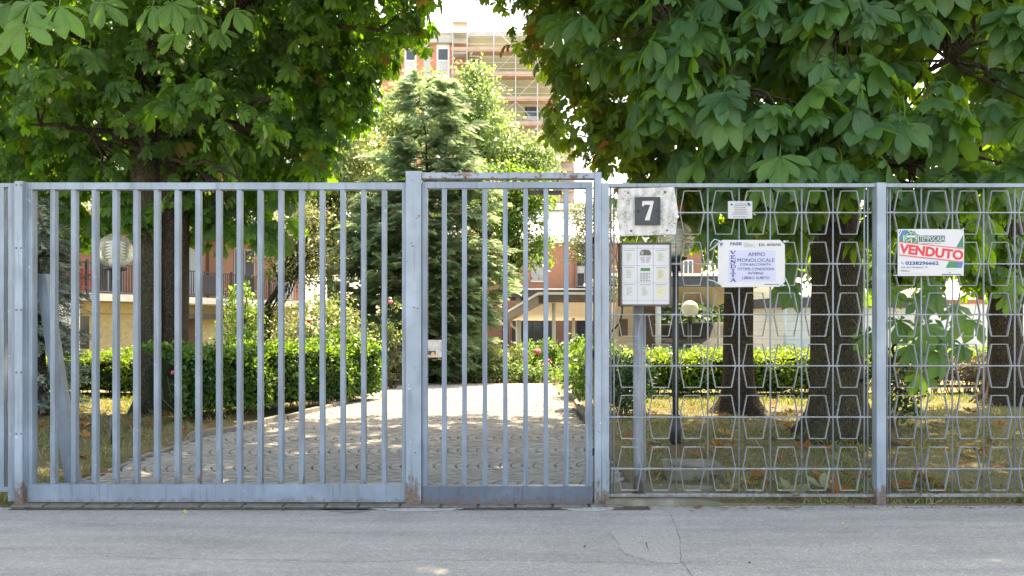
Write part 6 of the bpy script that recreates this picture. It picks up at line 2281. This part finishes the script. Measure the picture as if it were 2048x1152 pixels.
SPRAY = [spray_template(k) for k in range(3)]
BRUSH = [brush_template(k) for k in range(2)]
conifer('tall dense cypress with drooping grey-green sprays left of the pedestrian gate', 'cypress_tree', at(850, 0, 17.0).x, 17.2, 6.9,
        [(0, 1.0), (.1, 1.15), (.3, 1.2), (.5, 1.1), (.7, 1.0), (.85, .95), (.95, .78), (1, .5)], 11500, 'cypress_needle', .36, SPRAY, -.12, 1, ryf=.8,
        leaders=((0, 0, 1, 1, 2.2), (-.75, .1, .78, .85, 1.2), (.8, -.2, .70, .85, 1.3), (-.35, -.6, .55, .9, 1), (.45, .3, .86, .8, 1.2), (1.1, -.1, .45, .9, 1), (-1.15, -.1, .6, .9, 1), (.3, -.7, .4, .9, .8)))
conifer('second lower cypress crowding the left side of the tall one', 'cypress_tree', at(738, 0, 17.5).x, 17.8, 4.5,
        [(0, .8), (.2, .95), (.5, .9), (.75, .7), (.9, .42), (1, .12)], 3000, 'cypress_needle', .34, SPRAY, -.1, 2, ryf=.8, leaders=((0, 0, 1, 1, 1), (-.4, -.3, .75, .8, .7), (.4, 0, .85, .8, .7)))
conifer('young blue spruce at the left edge behind the gate post', 'blue_spruce', at(72, 0, 9.6).x, 9.6, 2.75,
        [(0, .50), (.15, .55), (.5, .48), (.8, .34), (1, .06)], 1900, 'spruce_needle', .26, BRUSH, .18, 3)
conifer('blue spruce partly cut off by the left edge of the photo', 'blue_spruce', at(-40, 0, 10.4).x, 10.4, 3.2,
        [(0, .6), (.3, .55), (.7, .35), (1, .05)], 800, 'spruce_needle', .28, BRUSH, .18, 4)

# ================================================================ GRASS AND FALLEN LEAVES
def grass(name, label, regions, n, mat, hgt, dens=None):
    area = [abs((r[1] - r[0]) * (r[3] - r[2])) for r in regions]
    P = []
    for r, a in zip(regions, area):
        m = int(n * a / sum(area))
        x = rng.uniform(r[0], r[1], m)
        y = r[2] + (r[3] - r[2]) * rng.random(m) ** 1.35
        P.append(np.stack([x, y], 1))
    P = np.concatenate(P)
    f = np.sin(P[:, 0] * 2.1 + 3 * np.sin(P[:, 1] * 1.3)) + np.sin(P[:, 1] * 2.9 + P[:, 0] * 1.7) + rng.normal(size=len(P)) * .9
    P = P[f > -1.0]
    f = f[f > -1.0]
    n = len(P)
    z = np.array([lawn_z(a, b) for a, b in P]) - .004
    V = np.array([(-.05, 0, 0), (.06, .0, 0), (.04, .6, .08), (-.0, 1, .3)])
    tm = (V, np.array([(0, 1, 2, 3)]), None)
    ax = np.stack([rng.normal(size=n) * .55, rng.normal(size=n) * .55, np.full(n, 1.0)], 1)
    no = rand_dirs(n) + np.array([0, -.4, .2])
    rnd = np.clip(.5 - f * .14 + rng.normal(size=n) * .22, 0.01, .99)
    o = scatter(name, tm, np.column_stack([P, z]), ax, no, hgt * rng.uniform(.45, 1.2, n) * (1 + .9 * (np.sin(P[:, 0] * 9 + 2 * np.sin(P[:, 1] * 7)) * np.sin(P[:, 1] * 11) > .45)), mat, None, 'stuff', rnd, False)
    tag(o, label, 'grass')
    return o


grass('dry_grass', 'short half-dry grass on the shaded lawns', [(-8.5, -3.4, 5.02, 12.0), (1.5, 8.5, 5.02, 12.2), (.95, 1.5, 5.6, 12.2)], 80000, 'grass_blade', .045)
grass('green_grass', 'brighter green grass in front of the hedges', [(-9.0, -3.2, 10.2, 12.2), (1.4, 9.0, 10.6, 12.6)], 15000, 'bright_grass', .055)

DRY = [leaf_template(4, A5[:4], L5[:4], k, 50 + k2, .5) for k2, k in enumerate((-.7, -.3, .5, -1.0))]
dry_m = [np_mesh('fallen_leaf', tv, tf, 'dry_leaf', tu) for tv, tf, tu in DRY]
pale_m = [np_mesh('fallen_leaf', tv, tf, 'pale_dry_leaf', tu) for tv, tf, tu in DRY]
lf = [leaf_template(6, [0], [1], -.3, 70 + k, .25) for k in range(3)]
yel_m = [np_mesh('fallen_leaflet', tv, tf, 'yellow_leaf', tu) for tv, tf, tu in lf]
red_m = [np_mesh('fallen_leaflet', tv, tf, 'dry_leaf', tu) for tv, tf, tu in lf]
grn_m = [np_mesh('fallen_leaflet', tv, tf, 'pale_dry_leaf', tu) for tv, tf, tu in lf]


def drop(me, x, y, s, label, group, z=None, name='fallen_leaf'):
    zz = (lawn_z(x, y) + .034) if z is None else z
    o = link(name, me, None, (x, y, zz))
    o.rotation_euler = (random.uniform(-.3, .3), random.uniform(-.3, .3), random.uniform(0, 6.28))
    o.scale = (s, s, s)
    return tag(o, label, 'leaf', group)


r = random.Random(5)
spots = [(1235, 905), (1300, 835), (1425, 915), (1450, 918), (1440, 905), (1500, 970), (1510, 975), (1530, 985), (1452, 880), (1560, 800), (1590, 870), (1655, 870), (1690, 885), (1700, 880), (1668, 908), (1715, 900), (1760, 885), (1800, 900), (1840, 905), (1935, 918), (1950, 912), (1960, 918), (1980, 905), (2010, 940), (1860, 975), (1900, 990), (1990, 890), (1675, 998), (1805, 980), (1790, 940), (1850, 1003),
         (205, 870), (208, 950), (345, 835), (395, 868), (170, 950), (130, 920), (250, 850), (300, 862), (220, 835), (380, 840), (345, 850), (160, 860), (1255, 878), (1270, 890), (1320, 905), (1560, 925), (1600, 905), (1880, 850), (1940, 830), (1650, 960), (1710, 965)]
for (x, y) in spots:
    gx, gy = gpt(x, min(y, 1000))
    side = 'left' if gx < 0 else 'right'
    drop(r.choice(dry_m), gx, max(gy, 5.12), r.uniform(.09, .15), 'curled orange-brown chestnut leaf on the lawn %s of the cobbled path' % side, 'dry leaves on the %s lawn' % side)
for k in range(215):
    if r.random() < .62:
        x, y = r.uniform(1.0, 6.5), 5.15 + r.random() ** 1.2 * 5.5
    else:
        x, y = r.uniform(-6.6, -3.45), 5.2 + r.random() ** 1.1 * 5
    side = 'left' if x < 0 else 'right'
    drop(r.choice(dry_m), x, y, r.uniform(.05, .11), 'curled orange-brown chestnut leaf on the lawn %s of the cobbled path' % side, 'dry leaves on the %s lawn' % side)
for (x, y) in ((1330, 880), (1345, 885), (1360, 890), (1320, 890), (1595, 1000), (1575, 1003), (1700, 1000), (1645, 985), (1640, 885)):
    gx, gy = gpt(x, min(y, 1003))
    drop(r.choice(pale_m), gx, max(gy, 5.08), r.uniform(.11, .17), 'withered pale green chestnut leaf on the ground behind the fence', 'withered pale leaves behind the fence', .035)
drop(yel_m[0], *gpt(372, 1030), .045, 'small yellow leaf on the asphalt before the sliding gate', None, .006, 'fallen_leaflet')
drop(grn_m[1], *gpt(1300, 1013), .06, 'pale green leaf on the asphalt edge below the intercom pole', None, .008, 'fallen_leaflet')
drop(grn_m[2], *gpt(1498, 1020), .07, 'pale green leaf on the asphalt below the sale notice', None, .008, 'fallen_leaflet')
drop(grn_m[0], *gpt(1550, 1016), .09, 'large pale green leaf at the right end of the concrete footing', None, .01, 'fallen_leaflet')
drop(red_m[0], *gpt(1383, 1017), .07, 'small red-brown leaf on the asphalt left of the others below the footing', None, .008, 'fallen_leaflet')
drop(red_m[1], *gpt(1436, 1019), .06, 'small red-brown leaf on the asphalt below the middle of the footing', None, .008, 'fallen_leaflet')
drop(red_m[2], *gpt(1390, 1024), .045, 'tiny red-brown leaf farthest out on the asphalt below the footing', None, .006, 'fallen_leaflet')
for (x, y) in ((1500, 1128), (1640, 1092), (1905, 1066), (1690, 1052), (1735, 1097), (1925, 1048), (1945, 1044), (1880, 1022), (225, 1041), (800, 1072), (1045, 1034), (1170, 1098), (1205, 1124)):
    drop(r.choice(red_m if r.random() < .6 else yel_m), *gpt(x, y), r.uniform(.02, .035), 'tiny dry leaf fragment lying on the asphalt', 'leaf fragments on the asphalt', .005, 'leaf_fragment')
for (x, y) in ((885, 868), (898, 869), (913, 913), (955, 915), (1010, 850), (1120, 808), (650, 852)):
    gx, gy = gpt(x, y)
    drop(r.choice(grn_m), gx, gy, .07, 'small green leaf fallen on the cobbled path', 'leaves on the path', .03, 'fallen_leaflet')

# crumbs of dry leaf and twig trodden into the lawns
n = 7500
px_ = np.where(rng.random(n) < .6, rng.uniform(1.0, 7.5, n), rng.uniform(-7.6, -3.4, n))
py_ = 5.1 + rng.random(n) ** 1.3 * 6.5
pz_ = np.array([lawn_z(a, b) + .03 for a, b in zip(px_, py_)])
o = scatter('leaf_litter', OVAL, np.column_stack([px_, py_, pz_]), rand_dirs(n) * np.array([1, 1, .25]), rand_dirs(n) * .5 + np.array([0, 0, 1.0]), rng.uniform(.015, .05, n), 'dry_leaf', None, 'stuff')
tag(o, 'small crumbs of dry brown leaf scattered over both lawns', 'leaf litter')

# grit and crumbs swept against the foot of gate and fence
n = 900
gx_ = rng.uniform(-3.4, 4.2, n)
gy_ = 4.925 - np.abs(rng.normal(0, .035, n)) + np.where(gx_ > .75, .03, 0)
o = scatter('gutter_grit', KITE, np.column_stack([gx_, gy_, np.full(n, .003)]), rand_dirs(n) * np.array([1, 1, .2]), rand_dirs(n) * .4 + np.array([0, 0, 1.0]), rng.uniform(.004, .018, n), 'dry_hedge_leaf', None, 'stuff')
tag(o, 'brown grit and leaf crumbs along the foot of the gate and fence', 'grit')
n = 500
o = scatter('pavement_chips', KITE, np.column_stack([rng.uniform(-3.6, 4.0, n), rng.uniform(3.4, 4.88, n), np.full(n, .002)]), rand_dirs(n) * np.array([1, 1, .1]), rand_dirs(n) * .3 + np.array([0, 0, 1.0]), rng.uniform(.004, .013, n), 'pale_dry_leaf', None, 'stuff')
tag(o, 'pale chips and seeds scattered over the asphalt', 'grit')
